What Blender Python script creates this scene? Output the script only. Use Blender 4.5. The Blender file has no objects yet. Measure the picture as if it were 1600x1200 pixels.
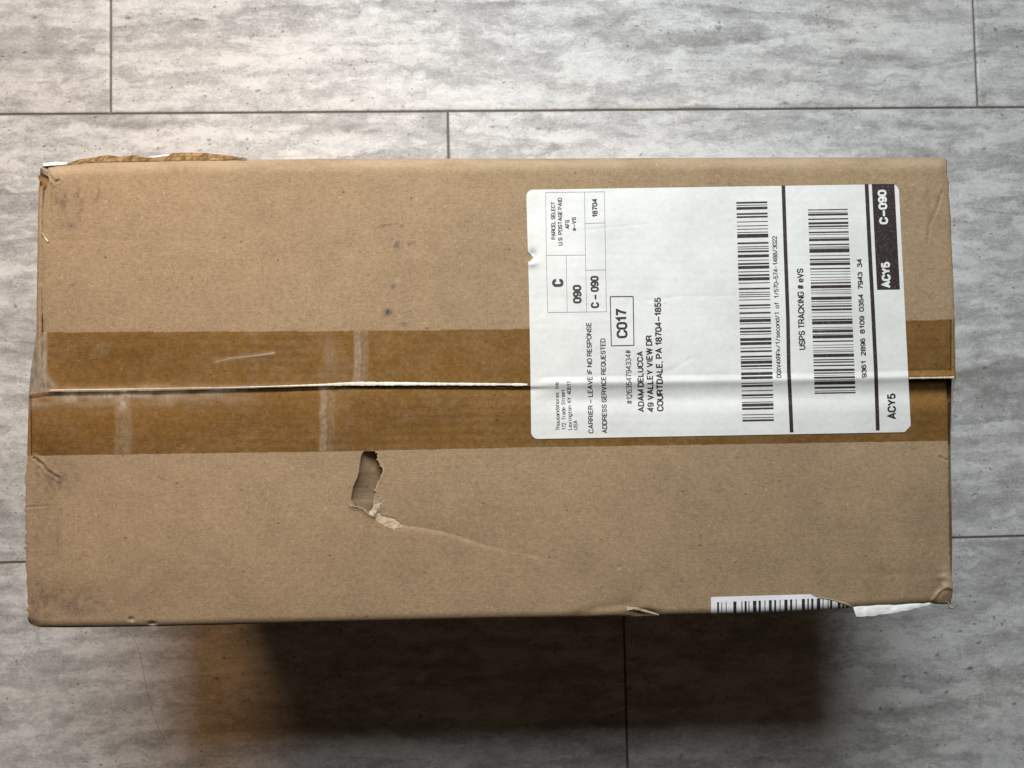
import bpy, math, random
import numpy as np
from mathutils import Vector

random.seed(4)
RNG = np.random.default_rng(11)
scene = bpy.context.scene

# ------------------------------------------------------------------ camera
CAM = np.array([0.2562, -0.2109, 0.5067])
ROT = (0.0389, -0.0314, -0.0202)
FPX = 1150.0                       # focal length in pixels of a 1600 px wide picture
cd = bpy.data.cameras.new("camera")
cd.sensor_width = 36.0
cd.lens = FPX / 1600 * 36.0
cd.clip_start = 0.01
cd.clip_end = 50
cd.dof.use_dof = True
cd.dof.focus_distance = 0.294
cd.dof.aperture_fstop = 40
cam = bpy.data.objects.new("camera", cd)
cam.location = CAM
cam.rotation_euler = ROT
scene.collection.objects.link(cam)
scene.camera = cam

# ------------------------------------------------------------------ light
w = bpy.data.worlds.new("World")
scene.world = w
w.use_nodes = True
w.node_tree.nodes["Background"].inputs[0].default_value = (1.0, 0.70, 0.45, 1)
w.node_tree.nodes["Background"].inputs[1].default_value = 0.026


def area(name, loc, target, sx, sy, power, col):
    ld = bpy.data.lights.new(name, 'AREA')
    ld.shape = 'RECTANGLE'
    ld.size, ld.size_y = sx, sy
    ld.energy = power
    ld.color = col
    o = bpy.data.objects.new(name, ld)
    o.location = loc
    d = Vector(target) - Vector(loc)
    o.rotation_euler = d.to_track_quat('-Z', 'Y').to_euler()
    scene.collection.objects.link(o)
    return o


area("window_light", (0.235, 0.165, 0.70), (0.25, -0.16, 0.1), 0.26, 0.26, 5.9, (0.92, 0.98, 1.0))


def spot(name, loc, target, power, col, angle, radius):
    ld = bpy.data.lights.new(name, 'SPOT')
    ld.energy = power
    ld.color = col
    ld.spot_size = math.radians(angle)
    ld.spot_blend = 1.0
    ld.shadow_soft_size = radius
    o = bpy.data.objects.new(name, ld)
    o.location = loc
    o.rotation_euler = (Vector(target) - Vector(loc)).to_track_quat('-Z', 'Y').to_euler()
    scene.collection.objects.link(o)
    return o


spot("warm_lamp", (-0.005, 0.13, 0.57), (-0.04, -0.15, 0.10), 5.0, (1.0, 0.54, 0.24), 100, 0.09)

vs = scene.view_settings
vs.view_transform = 'Standard'
vs.look = 'None'
vs.exposure = 0.0
vs.gamma = 1.0
vs.use_curve_mapping = False

# ------------------------------------------------------------------ pixel -> place
HTOP = 0.213                       # height of the parcel, from the 4 x 6 inch label


def rotm(a, b, c):
    cx, sx, cy, sy, cz, sz = math.cos(a), math.sin(a), math.cos(b), math.sin(b), math.cos(c), math.sin(c)
    return (np.array([[cz, -sz, 0], [sz, cz, 0], [0, 0, 1]]) @ np.array([[cy, 0, sy], [0, 1, 0], [-sy, 0, cy]])
            @ np.array([[1, 0, 0], [0, cx, -sx], [0, sx, cx]]))


RM = rotm(*ROT)


def place(X, Y, z):
    """photo pixel (1600x1200) met with the level plane z (metres)"""
    X = np.asarray(X, float)
    Y = np.asarray(Y, float)
    z = np.broadcast_to(np.asarray(z, float), X.shape)
    d = np.stack([X - 800, 600 - Y, np.full(X.shape, -FPX)], -1) @ RM.T
    t = (z - CAM[2]) / d[..., 2]
    return CAM + d * t[..., None]


# ------------------------------------------------------------------ numeric helpers
def smooth(a, b, x):
    t = np.clip((x - a) / (b - a), 0, 1)
    return t * t * (3 - 2 * t)


_G = RNG.random((256, 256))


def vnoise(x, y, seed=0):
    x = np.asarray(x, float) + seed * 17.31
    y = np.asarray(y, float) + seed * 9.77
    xi = np.floor(x).astype(int)
    yi = np.floor(y).astype(int)
    fx, fy = x - xi, y - yi
    fx, fy = fx * fx * (3 - 2 * fx), fy * fy * (3 - 2 * fy)
    g = lambda i, j: _G[i % 256, j % 256]
    return ((g(xi, yi) * (1 - fx) + g(xi + 1, yi) * fx) * (1 - fy)
            + (g(xi, yi + 1) * (1 - fx) + g(xi + 1, yi + 1) * fx) * fy) * 2 - 1


def fbm(x, y, seed=0, n=4):
    s, a, k = 0, 1.0, 1.0
    for i in range(n):
        s = s + a * vnoise(x * k, y * k, seed + i * 3)
        a *= 0.5
        k *= 2.03
    return s


def dpoly(X, Y, pts):
    """distance to a polyline, and the fraction along it"""
    best = np.full(X.shape, 1e9)
    frac = np.zeros(X.shape)
    pts = np.array(pts, float)
    n = len(pts) - 1
    for i in range(n):
        a, b = pts[i], pts[i + 1]
        d = b - a
        t = np.clip(((X - a[0]) * d[0] + (Y - a[1]) * d[1]) / (d @ d), 0, 1)
        r = np.hypot(X - a[0] - t * d[0], Y - a[1] - t * d[1])
        m = r < best
        best = np.where(m, r, best)
        frac = np.where(m, (i + t) / n, frac)
    return best, frac


def inside(X, Y, poly):
    r = np.zeros(X.shape, bool)
    p = np.array(poly, float)
    for i in range(len(p)):
        x0, y0 = p[i]
        x1, y1 = p[i - 1]
        if y0 == y1:
            continue
        c = ((y0 > Y) != (y1 > Y)) & (X < (x1 - x0) * (Y - y0) / (y1 - y0) + x0)
        r ^= c
    return r


def curve(pts):
    p = np.array(pts, float)
    return lambda t: np.interp(t, p[:, 0], p[:, 1])


def gauss(X, Y, x, y, sx, sy=None):
    sy = sy or sx
    return np.exp(-(((X - x) / sx) ** 2 + ((Y - y) / sy) ** 2))


# ------------------------------------------------------------------ material helpers
class NT:
    def __init__(s, name):
        s.m = bpy.data.materials.new(name)
        s.m.use_nodes = True
        s.t = s.m.node_tree
        s.t.nodes.clear()

    def n(s, kind, **kw):
        nd = s.t.nodes.new(kind)
        ins = kw.pop('ins', {})
        for k, v in kw.items():
            setattr(nd, k, v)
        for k, v in ins.items():
            s.put(nd.inputs[k], v)
        return nd

    def put(s, sock, v):
        if isinstance(v, bpy.types.NodeSocket):
            s.t.links.new(v, sock)
        elif isinstance(v, bpy.types.Node):
            s.t.links.new(v.outputs[0], sock)
        else:
            sock.default_value = v

    def math(s, op, a, b=0.0, c=0.0, clamp=False):
        nd = s.n('ShaderNodeMath', operation=op, use_clamp=clamp)
        for i, v in enumerate((a, b, c)):
            s.put(nd.inputs[i], v)
        return nd.outputs[0]

    def ramp(s, f, stops, interp='LINEAR'):
        nd = s.n('ShaderNodeValToRGB')
        cr = nd.color_ramp
        cr.interpolation = interp
        while len(cr.elements) < len(stops):
            cr.elements.new(0.5)
        for e, (p, c) in zip(cr.elements, stops):
            e.position = p
            e.color = c if isinstance(c, tuple) else (c, c, c, 1)
        s.put(nd.inputs[0], f)
        return nd.outputs[0]

    def mix(s, f, a, b, mode='MIX'):
        nd = s.n('ShaderNodeMix', data_type='RGBA', blend_type=mode)
        s.put(nd.inputs[0], f)
        s.put(nd.inputs[6], a)
        s.put(nd.inputs[7], b)
        return nd.outputs[2]

    def noise(s, vec, scale, detail=3, rough=0.5, dist=0.0):
        nd = s.n('ShaderNodeTexNoise', ins={'Vector': vec, 'Scale': scale, 'Detail': detail, 'Roughness': rough,
                                            'Distortion': dist})
        return nd

    def vscale(s, vec, xyz):
        nd = s.n('ShaderNodeVectorMath', operation='MULTIPLY')
        s.put(nd.inputs[0], vec)
        nd.inputs[1].default_value = xyz
        return nd.outputs[0]

    def vadd(s, a, b):
        nd = s.n('ShaderNodeVectorMath', operation='ADD')
        s.put(nd.inputs[0], a)
        s.put(nd.inputs[1], b)
        return nd.outputs[0]

    def bsdf(s, col, rough=0.8, spec=0.3, normal=None, **kw):
        b = s.n('ShaderNodeBsdfPrincipled')
        s.put(b.inputs['Base Color'], col)
        s.put(b.inputs['Roughness'], rough)
        s.put(b.inputs['Specular IOR Level'], spec)
        if normal is not None:
            s.put(b.inputs['Normal'], normal)
        for k, v in kw.items():
            s.put(b.inputs[k], v)
        return b

    def out(s, sh):
        o = s.n('ShaderNodeOutputMaterial')
        s.put(o.inputs[0], sh)
        return s.m


def rgb(r, g, b):
    return (r, g, b, 1.0)


# ---------- kraft cardboard
def mat_kraft(name, base=(0.286, 0.198, 0.118), marks=True):
    k = NT(name)
    co = k.n('ShaderNodeTexCoord').outputs['Object']
    # long fibres lying in two directions
    wob = k.vadd(co, k.vscale(k.noise(co, 260, 2).outputs['Color'], (0.0022, 0.0022, 0.0022)))
    f1 = k.noise(k.vscale(wob, (520, 1500, 520)), 1.0, 3, 0.65, 0.6).outputs[0]
    f2 = k.noise(k.vscale(wob, (1250, 560, 700)), 1.0, 3, 0.65, 0.6).outputs[0]
    fine = k.noise(co, 2600, 2, 0.6).outputs[0]
    mott = k.noise(co, 95, 5, 0.6).outputs[0]
    big = k.noise(co, 14, 3, 0.55).outputs[0]
    v = k.math('ADD', k.math('MULTIPLY', k.math('SUBTRACT', f1, 0.5), 0.75),
               k.math('MULTIPLY', k.math('SUBTRACT', f2, 0.5), 0.60))
    v = k.math('ADD', v, k.math('MULTIPLY', k.math('SUBTRACT', fine, 0.5), 0.62))
    v = k.math('ADD', v, k.math('MULTIPLY', k.math('SUBTRACT', mott, 0.5), 0.34))
    v = k.math('ADD', v, k.math('MULTIPLY', k.math('SUBTRACT', big, 0.5), 0.42))
    gain = k.math('ADD', 1.0, v)
    c = k.n('ShaderNodeVectorMath', operation='SCALE')
    c.inputs[0].default_value = base
    k.put(c.inputs['Scale'], gain)
    col = c.outputs[0]
    # dark bark specks and pale fibres
    vo = k.n('ShaderNodeTexVoronoi', ins={'Vector': k.vscale(wob, (150, 230, 190)), 'Scale': 1.0})
    keep = k.math('GREATER_THAN', k.n('ShaderNodeSeparateColor', ins={0: vo.outputs['Color']}).outputs[0], 0.80)
    spot = k.math('MULTIPLY', k.ramp(vo.outputs['Distance'], [(0.05, 1.0), (0.12, 0.0)]), keep)
    col = k.mix(k.math('MULTIPLY', spot, 0.75), col, rgb(0.09, 0.055, 0.03))
    vo2 = k.n('ShaderNodeTexVoronoi', ins={'Vector': k.vscale(wob, (420, 300, 300)), 'Scale': 1.0})
    keep2 = k.math('GREATER_THAN', k.n('ShaderNodeSeparateColor', ins={0: vo2.outputs['Color']}).outputs[1], 0.86)
    pale = k.math('MULTIPLY', k.ramp(vo2.outputs['Distance'], [(0.10, 1.0), (0.2, 0.0)]), keep2)
    col = k.mix(k.math('MULTIPLY', pale, 0.24), col, rgb(0.62, 0.48, 0.33))
    # fine dark hairs in the pulp
    hair = k.ramp(k.noise(k.vscale(wob, (330, 900, 330)), 1.0, 1, 0.5, 2.2).outputs[0],
                  [(0.335, 1.0), (0.37, 0.0)])
    col = k.mix(k.math('MULTIPLY', hair, 0.34), col, rgb(0.16, 0.095, 0.05))
    rough = 0.86
    if marks:
        at = k.n('ShaderNodeAttribute', attribute_name="marks")
        sep = k.n('ShaderNodeSeparateColor', ins={0: at.outputs['Color']})
        stain_shade, wet, peel_light = sep.outputs[0], sep.outputs[1], sep.outputs[2]
        ink = at.outputs['Alpha']
        grain = k.ramp(k.noise(co, 1500, 3, 0.6).outputs[0], [(0.3, 0.25), (0.62, 1.0)])
        wetc = k.mix(1.0, col, rgb(0.72, 0.565, 0.285), 'MULTIPLY')
        col = k.mix(wet, col, wetc)
        col = k.mix(k.math('MULTIPLY', stain_shade, grain, clamp=True), col, rgb(0.105, 0.075, 0.055))
        peel_light_col = k.mix(k.math('MULTIPLY', fine, 0.5), rgb(0.56, 0.46, 0.325), rgb(0.44, 0.34, 0.22))
        col = k.mix(peel_light, col, peel_light_col)
        inkg = k.ramp(k.noise(co, 1900, 2, 0.6).outputs[0], [(0.25, 0.5), (0.5, 1.0)])
        col = k.mix(k.math('MULTIPLY', ink, inkg, clamp=True), col, rgb(0.055, 0.055, 0.065))
    hgt = k.math('ADD', k.math('MULTIPLY', f1, 0.6), k.math('ADD', k.math('MULTIPLY', f2, 0.6), k.math('MULTIPLY', fine, 0.5)))
    bump = k.n('ShaderNodeBump', ins={'Height': hgt, 'Strength': 0.5, 'Distance': 0.00016})
    return k.out(k.bsdf(col, rough, 0.18, bump.outputs[0]))


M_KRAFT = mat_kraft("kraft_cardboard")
M_SIDE = mat_kraft("kraft_cardboard_plain", marks=False)
M_TAB = mat_kraft("brown_bent_tab", base=(0.235, 0.125, 0.045), marks=False)


def mat_liner():
    """torn inner ply: glue lines of the flutes show as dark dashes"""
    k = NT("torn_kraft_liner")
    co = k.n('ShaderNodeTexCoord').outputs['Object']
    a = k.noise(k.vscale(co, (330, 120, 120)), 1.0, 4, 0.6, 0.6).outputs[0]
    b = k.noise(k.vscale(co, (90, 900, 200)), 1.0, 3, 0.6, 0.4).outputs[0]
    c = k.mix(k.ramp(a, [(0.42, 0.0), (0.60, 1.0)]), rgb(0.33, 0.21, 0.10), rgb(0.13, 0.075, 0.03))
    c = k.mix(k.math('MULTIPLY', k.ramp(b, [(0.50, 0.0), (0.66, 1.0)]), 0.6), c, rgb(0.09, 0.05, 0.02))
    bump = k.n('ShaderNodeBump', ins={'Height': a, 'Strength': 0.5, 'Distance': 0.0004})
    return k.out(k.bsdf(c, 0.9, 0.15, bump.outputs[0]))


M_INNER = mat_liner()


def mat_paper(name, col, grey, scale=500):
    k = NT(name)
    co = k.n('ShaderNodeTexCoord').outputs['Object']
    a = k.noise(co, 42, 5, 0.62).outputs[0]
    b = k.noise(k.vscale(co, (1.0, 1.0, 1.0)), scale, 4, 0.65).outputs[0]
    f = k.math('ADD', k.math('MULTIPLY', a, 0.65), k.math('MULTIPLY', b, 0.35))
    c = k.mix(k.ramp(f, [(0.40, 0.0), (0.66, 1.0)]), col, grey)
    # faint handling smudges
    sm = k.ramp(k.noise(k.vscale(co, (28, 46, 30)), 1.0, 4, 0.6, 1.0).outputs[0], [(0.60, 0.0), (0.78, 1.0)])
    spk = k.ramp(k.noise(co, 900, 2, 0.5).outputs[0], [(0.45, 0.0), (0.7, 1.0)])
    c = k.mix(k.math('MULTIPLY', k.math('MULTIPLY', sm, spk), 0.30), c, rgb(0.30, 0.28, 0.25))
    bump = k.n('ShaderNodeBump', ins={'Height': k.math('ADD', k.math('MULTIPLY', a, 1.0), k.math('MULTIPLY', b, 0.12)),
                                      'Strength': 0.30, 'Distance': 0.0012})
    return k.out(k.bsdf(c, 0.55, 0.35, bump.outputs[0]))


M_LABEL = mat_paper("label_paper", rgb(0.66, 0.655, 0.63), rgb(0.565, 0.56, 0.535))
M_STICKER = mat_paper("sticker_paper", rgb(0.76, 0.75, 0.78), rgb(0.62, 0.60, 0.60))
M_TORN = mat_paper("torn_white_paper", rgb(0.86, 0.86, 0.84), rgb(0.70, 0.69, 0.64), 1400)
M_PULP = mat_paper("torn_paper_pulp", rgb(0.52, 0.435, 0.315), rgb(0.37, 0.285, 0.19), 1600)
M_EDGE = mat_paper("cut_board_edge", rgb(0.80, 0.77, 0.68), rgb(0.62, 0.55, 0.42), 1600)
M_EDGE2 = mat_paper("cut_board_edge_brown", rgb(0.66, 0.54, 0.38), rgb(0.48, 0.36, 0.22), 1600)


def mat_ink(name, col, wear):
    k = NT(name)
    co = k.n('ShaderNodeTexCoord').outputs['Object']
    n = k.noise(co, 1300, 3, 0.6).outputs[0]
    c = k.mix(k.math('MULTIPLY', k.ramp(n, [(0.55, 0.0), (0.75, 1.0)]), wear), col, rgb(0.22, 0.19, 0.18))
    return k.out(k.bsdf(c, 0.5, 0.3))


M_INK = mat_ink("label_ink", rgb(0.030, 0.020, 0.021), 0.5)
M_INKTHIN = mat_ink("label_ink_thin", rgb(0.20, 0.19, 0.18), 0.6)
M_WHITEINK = mat_paper("label_reversed_letter", rgb(0.69, 0.685, 0.66), rgb(0.60, 0.595, 0.57))


def mat_tape():
    k = NT("clear_packing_tape")
    at = k.n('ShaderNodeAttribute', attribute_name="film")
    sep = k.n('ShaderNodeSeparateColor', ins={0: at.outputs['Color']})
    milky, scratch = sep.outputs[0], sep.outputs[1]
    co = k.n('ShaderNodeTexCoord').outputs['Object']
    bump = k.n('ShaderNodeBump', ins={'Height': k.noise(k.vscale(co, (120, 420, 120)), 1.0, 4, 0.6).outputs[0],
                                      'Strength': 0.25, 'Distance': 0.0003})
    tr = k.n('ShaderNodeBsdfTransparent', ins={0: rgb(0.97, 0.93, 0.86)})
    df = k.n('ShaderNodeBsdfDiffuse', ins={0: rgb(0.62, 0.54, 0.44)})
    gl = k.n('ShaderNodeBsdfGlossy', ins={'Color': rgb(1, 1, 1), 'Roughness': 0.10, 'Normal': bump.outputs[0]})
    f = k.math('ADD', k.math('MULTIPLY', milky, 0.42), k.math('MULTIPLY', scratch, 0.7), clamp=True)
    m1 = k.n('ShaderNodeMixShader', ins={0: f, 1: tr, 2: df})
    fr = k.n('ShaderNodeFresnel', ins={'IOR': 1.42, 'Normal': bump.outputs[0]})
    m2 = k.n('ShaderNodeMixShader', ins={0: k.math('MULTIPLY', fr.outputs[0], 0.9), 1: m1, 2: gl})
    return k.out(m2.outputs[0])


M_TAPE = mat_tape()


def mat_tile():
    k = NT("stone_look_tile")
    co = k.n('ShaderNodeTexCoord').outputs['Object']
    oi = k.n('ShaderNodeObjectInfo')
    off = k.n('ShaderNodeVectorMath', operation='SCALE')
    off.inputs[0].default_value = (31.7, 57.3, 0.0)
    k.put(off.inputs['Scale'], oi.outputs['Random'])
    p = k.vadd(co, off.outputs[0])
    cen = lambda v: k.math('SUBTRACT', v, 0.5)
    w1 = k.vscale(k.vadd(k.noise(p, 14, 4, 0.6).outputs['Color'], (-0.5, -0.5, -0.5)), (0.034, 0.012, 0))
    w2 = k.vscale(k.vadd(k.noise(p, 110, 4, 0.65).outputs['Color'], (-0.5, -0.5, -0.5)), (0.008, 0.0065, 0))
    q = k.vadd(k.vadd(p, w1), w2)
    bands = k.noise(k.vscale(q, (4.0, 30, 1)), 1.0, 5, 0.62).outputs[0]
    streak = k.noise(k.vscale(k.vadd(q, (7.3, 2.1, 0)), (9, 95, 1)), 1.0, 6, 0.70).outputs[0]
    shelf_n = k.noise(k.vscale(q, (1.1, 13, 1)), 1.0, 2, 0.5).outputs[0]
    shelf = k.math('FRACT', k.math('MULTIPLY', shelf_n, 3.5))            # one sharp side, one soft side
    shelf = k.ramp(shelf, [(0.0, 0.0), (0.02, 1.0), (0.14, 0.4), (0.5, 0.0)])
    sz = k.ramp(k.noise(k.vscale(p, (5, 9, 1)), 1.0, 2, 0.5).outputs[0], [(0.37, 0.0), (0.50, 1.0)])
    shelf = k.math('MULTIPLY', shelf, sz)
    cloud = k.noise(k.vscale(q, (17, 30, 1)), 1.0, 5, 0.62).outputs[0]
    mott = k.noise(k.vscale(q, (75, 125, 1)), 1.0, 6, 0.72).outputs[0]
    finen = k.noise(k.vscale(p, (460, 620, 1)), 1.0, 3, 0.65).outputs[0]
    clump = k.ramp(k.noise(k.vscale(k.vadd(q, (3.1, 8.7, 0)), (15, 46, 1)), 1.0, 7, 0.68).outputs[0], [(0.47, 0.0), (0.545, 1.0)])
    chalk = k.ramp(k.noise(k.vscale(k.vadd(q, (9.1, 1.7, 0)), (34, 90, 1)), 1.0, 6, 0.70).outputs[0], [(0.55, 0.0), (0.64, 1.0)])
    v = k.math('MULTIPLY', cen(bands), 0.62)
    v = k.math('ADD', v, k.math('MULTIPLY', cen(clump), 0.19))
    v = k.math('ADD', v, k.math('MULTIPLY', chalk, 0.15))
    for f, a in ((streak, 0.80), (mott, 1.05), (cloud, 0.45), (finen, 0.66)):
        v = k.math('ADD', v, k.math('MULTIPLY', cen(f), a))
    v = k.math('SUBTRACT', v, k.math('MULTIPLY', shelf, 0.20))
    v = k.math('ADD', v, 0.585)
    col = k.ramp(v, [(0.16, rgb(0.31, 0.298, 0.290)), (0.36, rgb(0.43, 0.420, 0.412)), (0.52, rgb(0.535, 0.527, 0.518)),
                     (0.66, rgb(0.65, 0.643, 0.632)), (0.86, rgb(0.78, 0.772, 0.757))])
    # warmer veins
    wv = k.ramp(k.noise(k.vscale(q, (5, 14, 1)), 1.0, 4, 0.55).outputs[0], [(0.5, 0.0), (0.75, 1.0)])
    col = k.mix(k.math('MULTIPLY', wv, 0.55), col, k.mix(1.0, col, rgb(1.0, 0.94, 0.90), 'MULTIPLY'))
    # pits, gathered in places
    zone = k.ramp(k.noise(k.vscale(p, (9, 16, 1)), 1.0, 3, 0.5).outputs[0], [(0.38, 0.0), (0.66, 1.0)])
    pitsum = 0.0
    for sc, th, base, var in ((170, 0.93, 0.05, 0.20), (330, 0.88, 0.06, 0.20)):
        vo = k.n('ShaderNodeTexVoronoi', ins={'Vector': k.vscale(k.vadd(p, w2), (sc, sc * 1.4, 1)), 'Scale': 1.0})
        cr = k.n('ShaderNodeSeparateColor', ins={0: vo.outputs['Color']})
        keep = k.math('GREATER_THAN', k.math('ADD', cr.outputs[0], k.math('MULTIPLY', zone, 0.14)), th + 0.07)
        lim = k.math('ADD', k.math('MULTIPLY', cr.outputs[1], var), base)
        soft = k.math('SUBTRACT', 1.0, k.math('DIVIDE', vo.outputs['Distance'], k.math('MULTIPLY', lim, 1.5)), clamp=True)
        soft = k.math('MULTIPLY', k.math('MULTIPLY', soft, 2.2, clamp=True), keep)
        pitsum = k.math('MAXIMUM', pitsum, soft)
    pit = pitsum
    col = k.mix(k.math('MULTIPLY', pit, 0.62), col, rgb(0.12, 0.112, 0.105))
    # short dark dashes
    da = k.ramp(k.noise(k.vscale(q, (70, 230, 1)), 1.0, 3, 0.6).outputs[0], [(0.64, 0.0), (0.72, 1.0)])
    col = k.mix(k.math('MULTIPLY', k.math('MULTIPLY', da, zone), 0.45), col, rgb(0.17, 0.16, 0.155))
    bump = k.n('ShaderNodeBump', ins={'Height': k.math('SUBTRACT', k.math('MULTIPLY', mott, 0.8), pit),
                                      'Strength': 0.25, 'Distance': 0.0006})
    return k.out(k.bsdf(col, 0.52, 0.32, bump.outputs[0]))


M_TILE = mat_tile()


def mat_grout():
    k = NT("grey_brown_grout")
    co = k.n('ShaderNodeTexCoord').outputs['Object']
    n = k.noise(co, 700, 4, 0.6).outputs[0]
    return k.out(k.bsdf(k.mix(n, rgb(0.11, 0.092, 0.07), rgb(0.24, 0.21, 0.165)), 0.9, 0.1))


M_GROUT = mat_grout()


# ------------------------------------------------------------------ object helpers
BASE = place(np.array(768.0), np.array(607.0), 0.0) * 0 + np.array([0.2478, -0.2130, 0.0])


def meshobj(name, verts, faces, mat, parent=None, origin=(0, 0, 0), smooth_shade=True):
    me = bpy.data.meshes.new(name)
    v = np.asarray(verts, float).reshape(-1, 3) - np.asarray(origin)
    if isinstance(faces, np.ndarray):
        n = len(faces)
        kk = faces.shape[1]
        me.vertices.add(len(v))
        me.vertices.foreach_set('co', v.ravel().astype(np.float32))
        me.loops.add(n * kk)
        me.loops.foreach_set('vertex_index', faces.ravel().astype(np.int32))
        me.polygons.add(n)
        me.polygons.foreach_set('loop_start', np.arange(0, n * kk, kk, dtype=np.int32))
        me.update(calc_edges=True)
        me.validate()
    else:
        me.from_pydata([tuple(x) for x in v], [], faces)
        me.update()
    if smooth_shade:
        me.polygons.foreach_set('use_smooth', np.ones(len(me.polygons), bool))
    me.materials.append(mat)
    o = bpy.data.objects.new(name, me)
    scene.collection.objects.link(o)
    if parent is not None:
        o.parent = parent
    return o


def gridfaces(nr, nc):
    i = np.arange(nr * nc).reshape(nr, nc)
    return np.stack([i[1:, :-1], i[1:, 1:], i[:-1, 1:], i[:-1, :-1]], -1).reshape(-1, 4)


def set_attr(o, name, arr):
    a = o.data.color_attributes.new(name, 'FLOAT_COLOR', 'POINT')
    a.data.foreach_set('color', np.asarray(arr, np.float32).ravel())


# ------------------------------------------------------------------ floor
TW, TL = 0.3048, 0.6096
GAP = 0.0014


def build_floor():
    me_v = [(-2, -1.6, -0.0016), (2.4, -1.6, -0.0016), (2.4, 1.4, -0.0016), (-2, 1.4, -0.0016),
            (-2, -1.6, -0.02), (2.4, -1.6, -0.02), (2.4, 1.4, -0.02), (-2, 1.4, -0.02)]
    fl = meshobj("floor", me_v, [(0, 1, 2, 3), (7, 6, 5, 4), (0, 4, 5, 1), (1, 5, 6, 2), (2, 6, 7, 3), (3, 7, 4, 0)],
                 M_GROUT, smooth_shade=False)
    fl["kind"] = "structure"
    fl["label"] = "grey stone-look tiled floor with thin dark joints"
    # one shared tile: soft pillowed edge
    hx, hy = TL / 2 - GAP / 2, TW / 2 - GAP / 2
    vv, ff = [], []
    prof = [(0.0, -0.0016), (0.0, -0.0009), (0.00035, -0.0004), (0.0010, -0.00012), (0.0022, 0.0)]
    for d, z in prof:
        vv += [(-hx + d, -hy + d, z), (hx - d, -hy + d, z), (hx - d, hy - d, z), (-hx + d, hy - d, z)]
    for r in range(len(prof) - 1):
        for c in range(4):
            a, b = r * 4 + c, r * 4 + (c + 1) % 4
            ff.append((a, b, b + 4, a + 4))
    t = (len(prof) - 1) * 4
    ff.append((t, t + 1, t + 2, t + 3))
    first = None
    # rows by their upper joint; offsets measured from the joints in view
    offs = {0: 0.2315, -1: 0.3459, 1: 0.0, 2: 0.17, 3: 0.43, -2: 0.09, -3: 0.27}
    for row, x0 in offs.items():
        for c in range(-3, 3):
            cx = x0 + (c + 0.5) * TL
            cy = (row - 0.5) * TW
            if cx < -1.5 or cx > 2.0:
                continue
            if first is None:
                o = meshobj("tile", vv, ff, M_TILE, fl, smooth_shade=False)
                first = o
            else:
                o = first.copy()
                scene.collection.objects.link(o)
                o.parent = fl
            o.location = (cx, cy, 0)
            o.rotation_euler = (0, 0, math.pi if random.random() < 0.4 else 0)
    return fl


build_floor()

# ------------------------------------------------------------------ the parcel: its outline and relief (pixels / mm)
SEAM = curve([(30, 617), (45, 616), (70, 612.5), (250, 610), (400, 606.5), (500, 603.5), (550, 601.5), (620, 601.5),
              (828, 603), (1100, 599), (1300, 595.5), (1415, 592.5), (1500, 591)])
TOPE = curve([(30, 262), (66, 260), (84, 259), (105, 257), (130, 254), (180, 252.5), (300, 250), (500, 248.5), (900, 247.5),
              (1200, 246), (1440, 246), (1470, 247), (1500, 249)])
BOTE = curve([(30, 974), (45, 975), (52, 978), (62, 980), (100, 980.5), (230, 979), (400, 975), (700, 968), (975, 963),
              (1100, 960), (1200, 957), (1300, 952), (1340, 949), (1400, 946), (1450, 943), (1475, 944), (1500, 945)])
LEFT_U = curve([(240, 72), (258, 70), (268, 74), (282, 77), (300, 70), (330, 66.5), (400, 66), (520, 67.5), (590, 68), (602, 71), (620, 76)])
LEFT_D = curve([(600, 47), (640, 45), (708, 43.5), (745, 40), (790, 38.5), (840, 38.5), (900, 40.5), (950, 42.5), (970, 44), (985, 50)])
RIGHT_U = curve([(240, 1476), (250, 1478), (270, 1479.5), (285, 1483), (300, 1482), (340, 1485.5), (430, 1489), (500, 1491.5),
                 (592, 1493), (620, 1492)])
RIGHT_D = curve([(585, 1480), (600, 1478), (640, 1481), (700, 1482), (760, 1482), (840, 1483.5), (880, 1485), (905, 1488),
                 (925, 1489), (940, 1486), (960, 1478)])

TAPE_T = curve([(30, 519.5), (58, 519.3), (300, 518), (550, 517), (828, 514), (1200, 505.5), (1500, 499)])
TAPE_B = curve([(30, 713), (43, 712), (200, 709.5), (500, 705.5), (830, 698.5), (1200, 693), (1500, 688)])

GASH_L = [(570, 705), (566, 709), (563, 718), (561, 738), (558, 748), (553, 756), (549.5, 766), (548.5, 780), (549, 790)]
GASH_R = [(586, 705), (588.5, 709), (590, 715), (587.5, 718), (594, 727), (598, 733), (596.5, 741), (594, 748), (590.5, 755),
          (588, 761), (585, 767.5), (588.5, 770), (589.5, 775), (597, 784), (592, 791), (588.5, 798), (584.5, 805)]


def ragged(pts, amp, step, seed):
    """subdivide a torn line and shift the new points sideways"""
    r = np.random.default_rng(seed)
    out = [pts[0]]
    for a, b in zip(pts[:-1], pts[1:]):
        a, b = np.array(a, float), np.array(b, float)
        L = np.hypot(*(b - a))
        n = max(1, int(L / step))
        nn = np.array([-(b - a)[1], (b - a)[0]]) / L
        for i in range(1, n + 1):
            q = a + (b - a) * i / n + (nn * r.normal(0, amp) if i < n else nn * r.normal(0, amp * .6))
            out.append((float(q[0]), float(q[1])))
    return out


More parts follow.
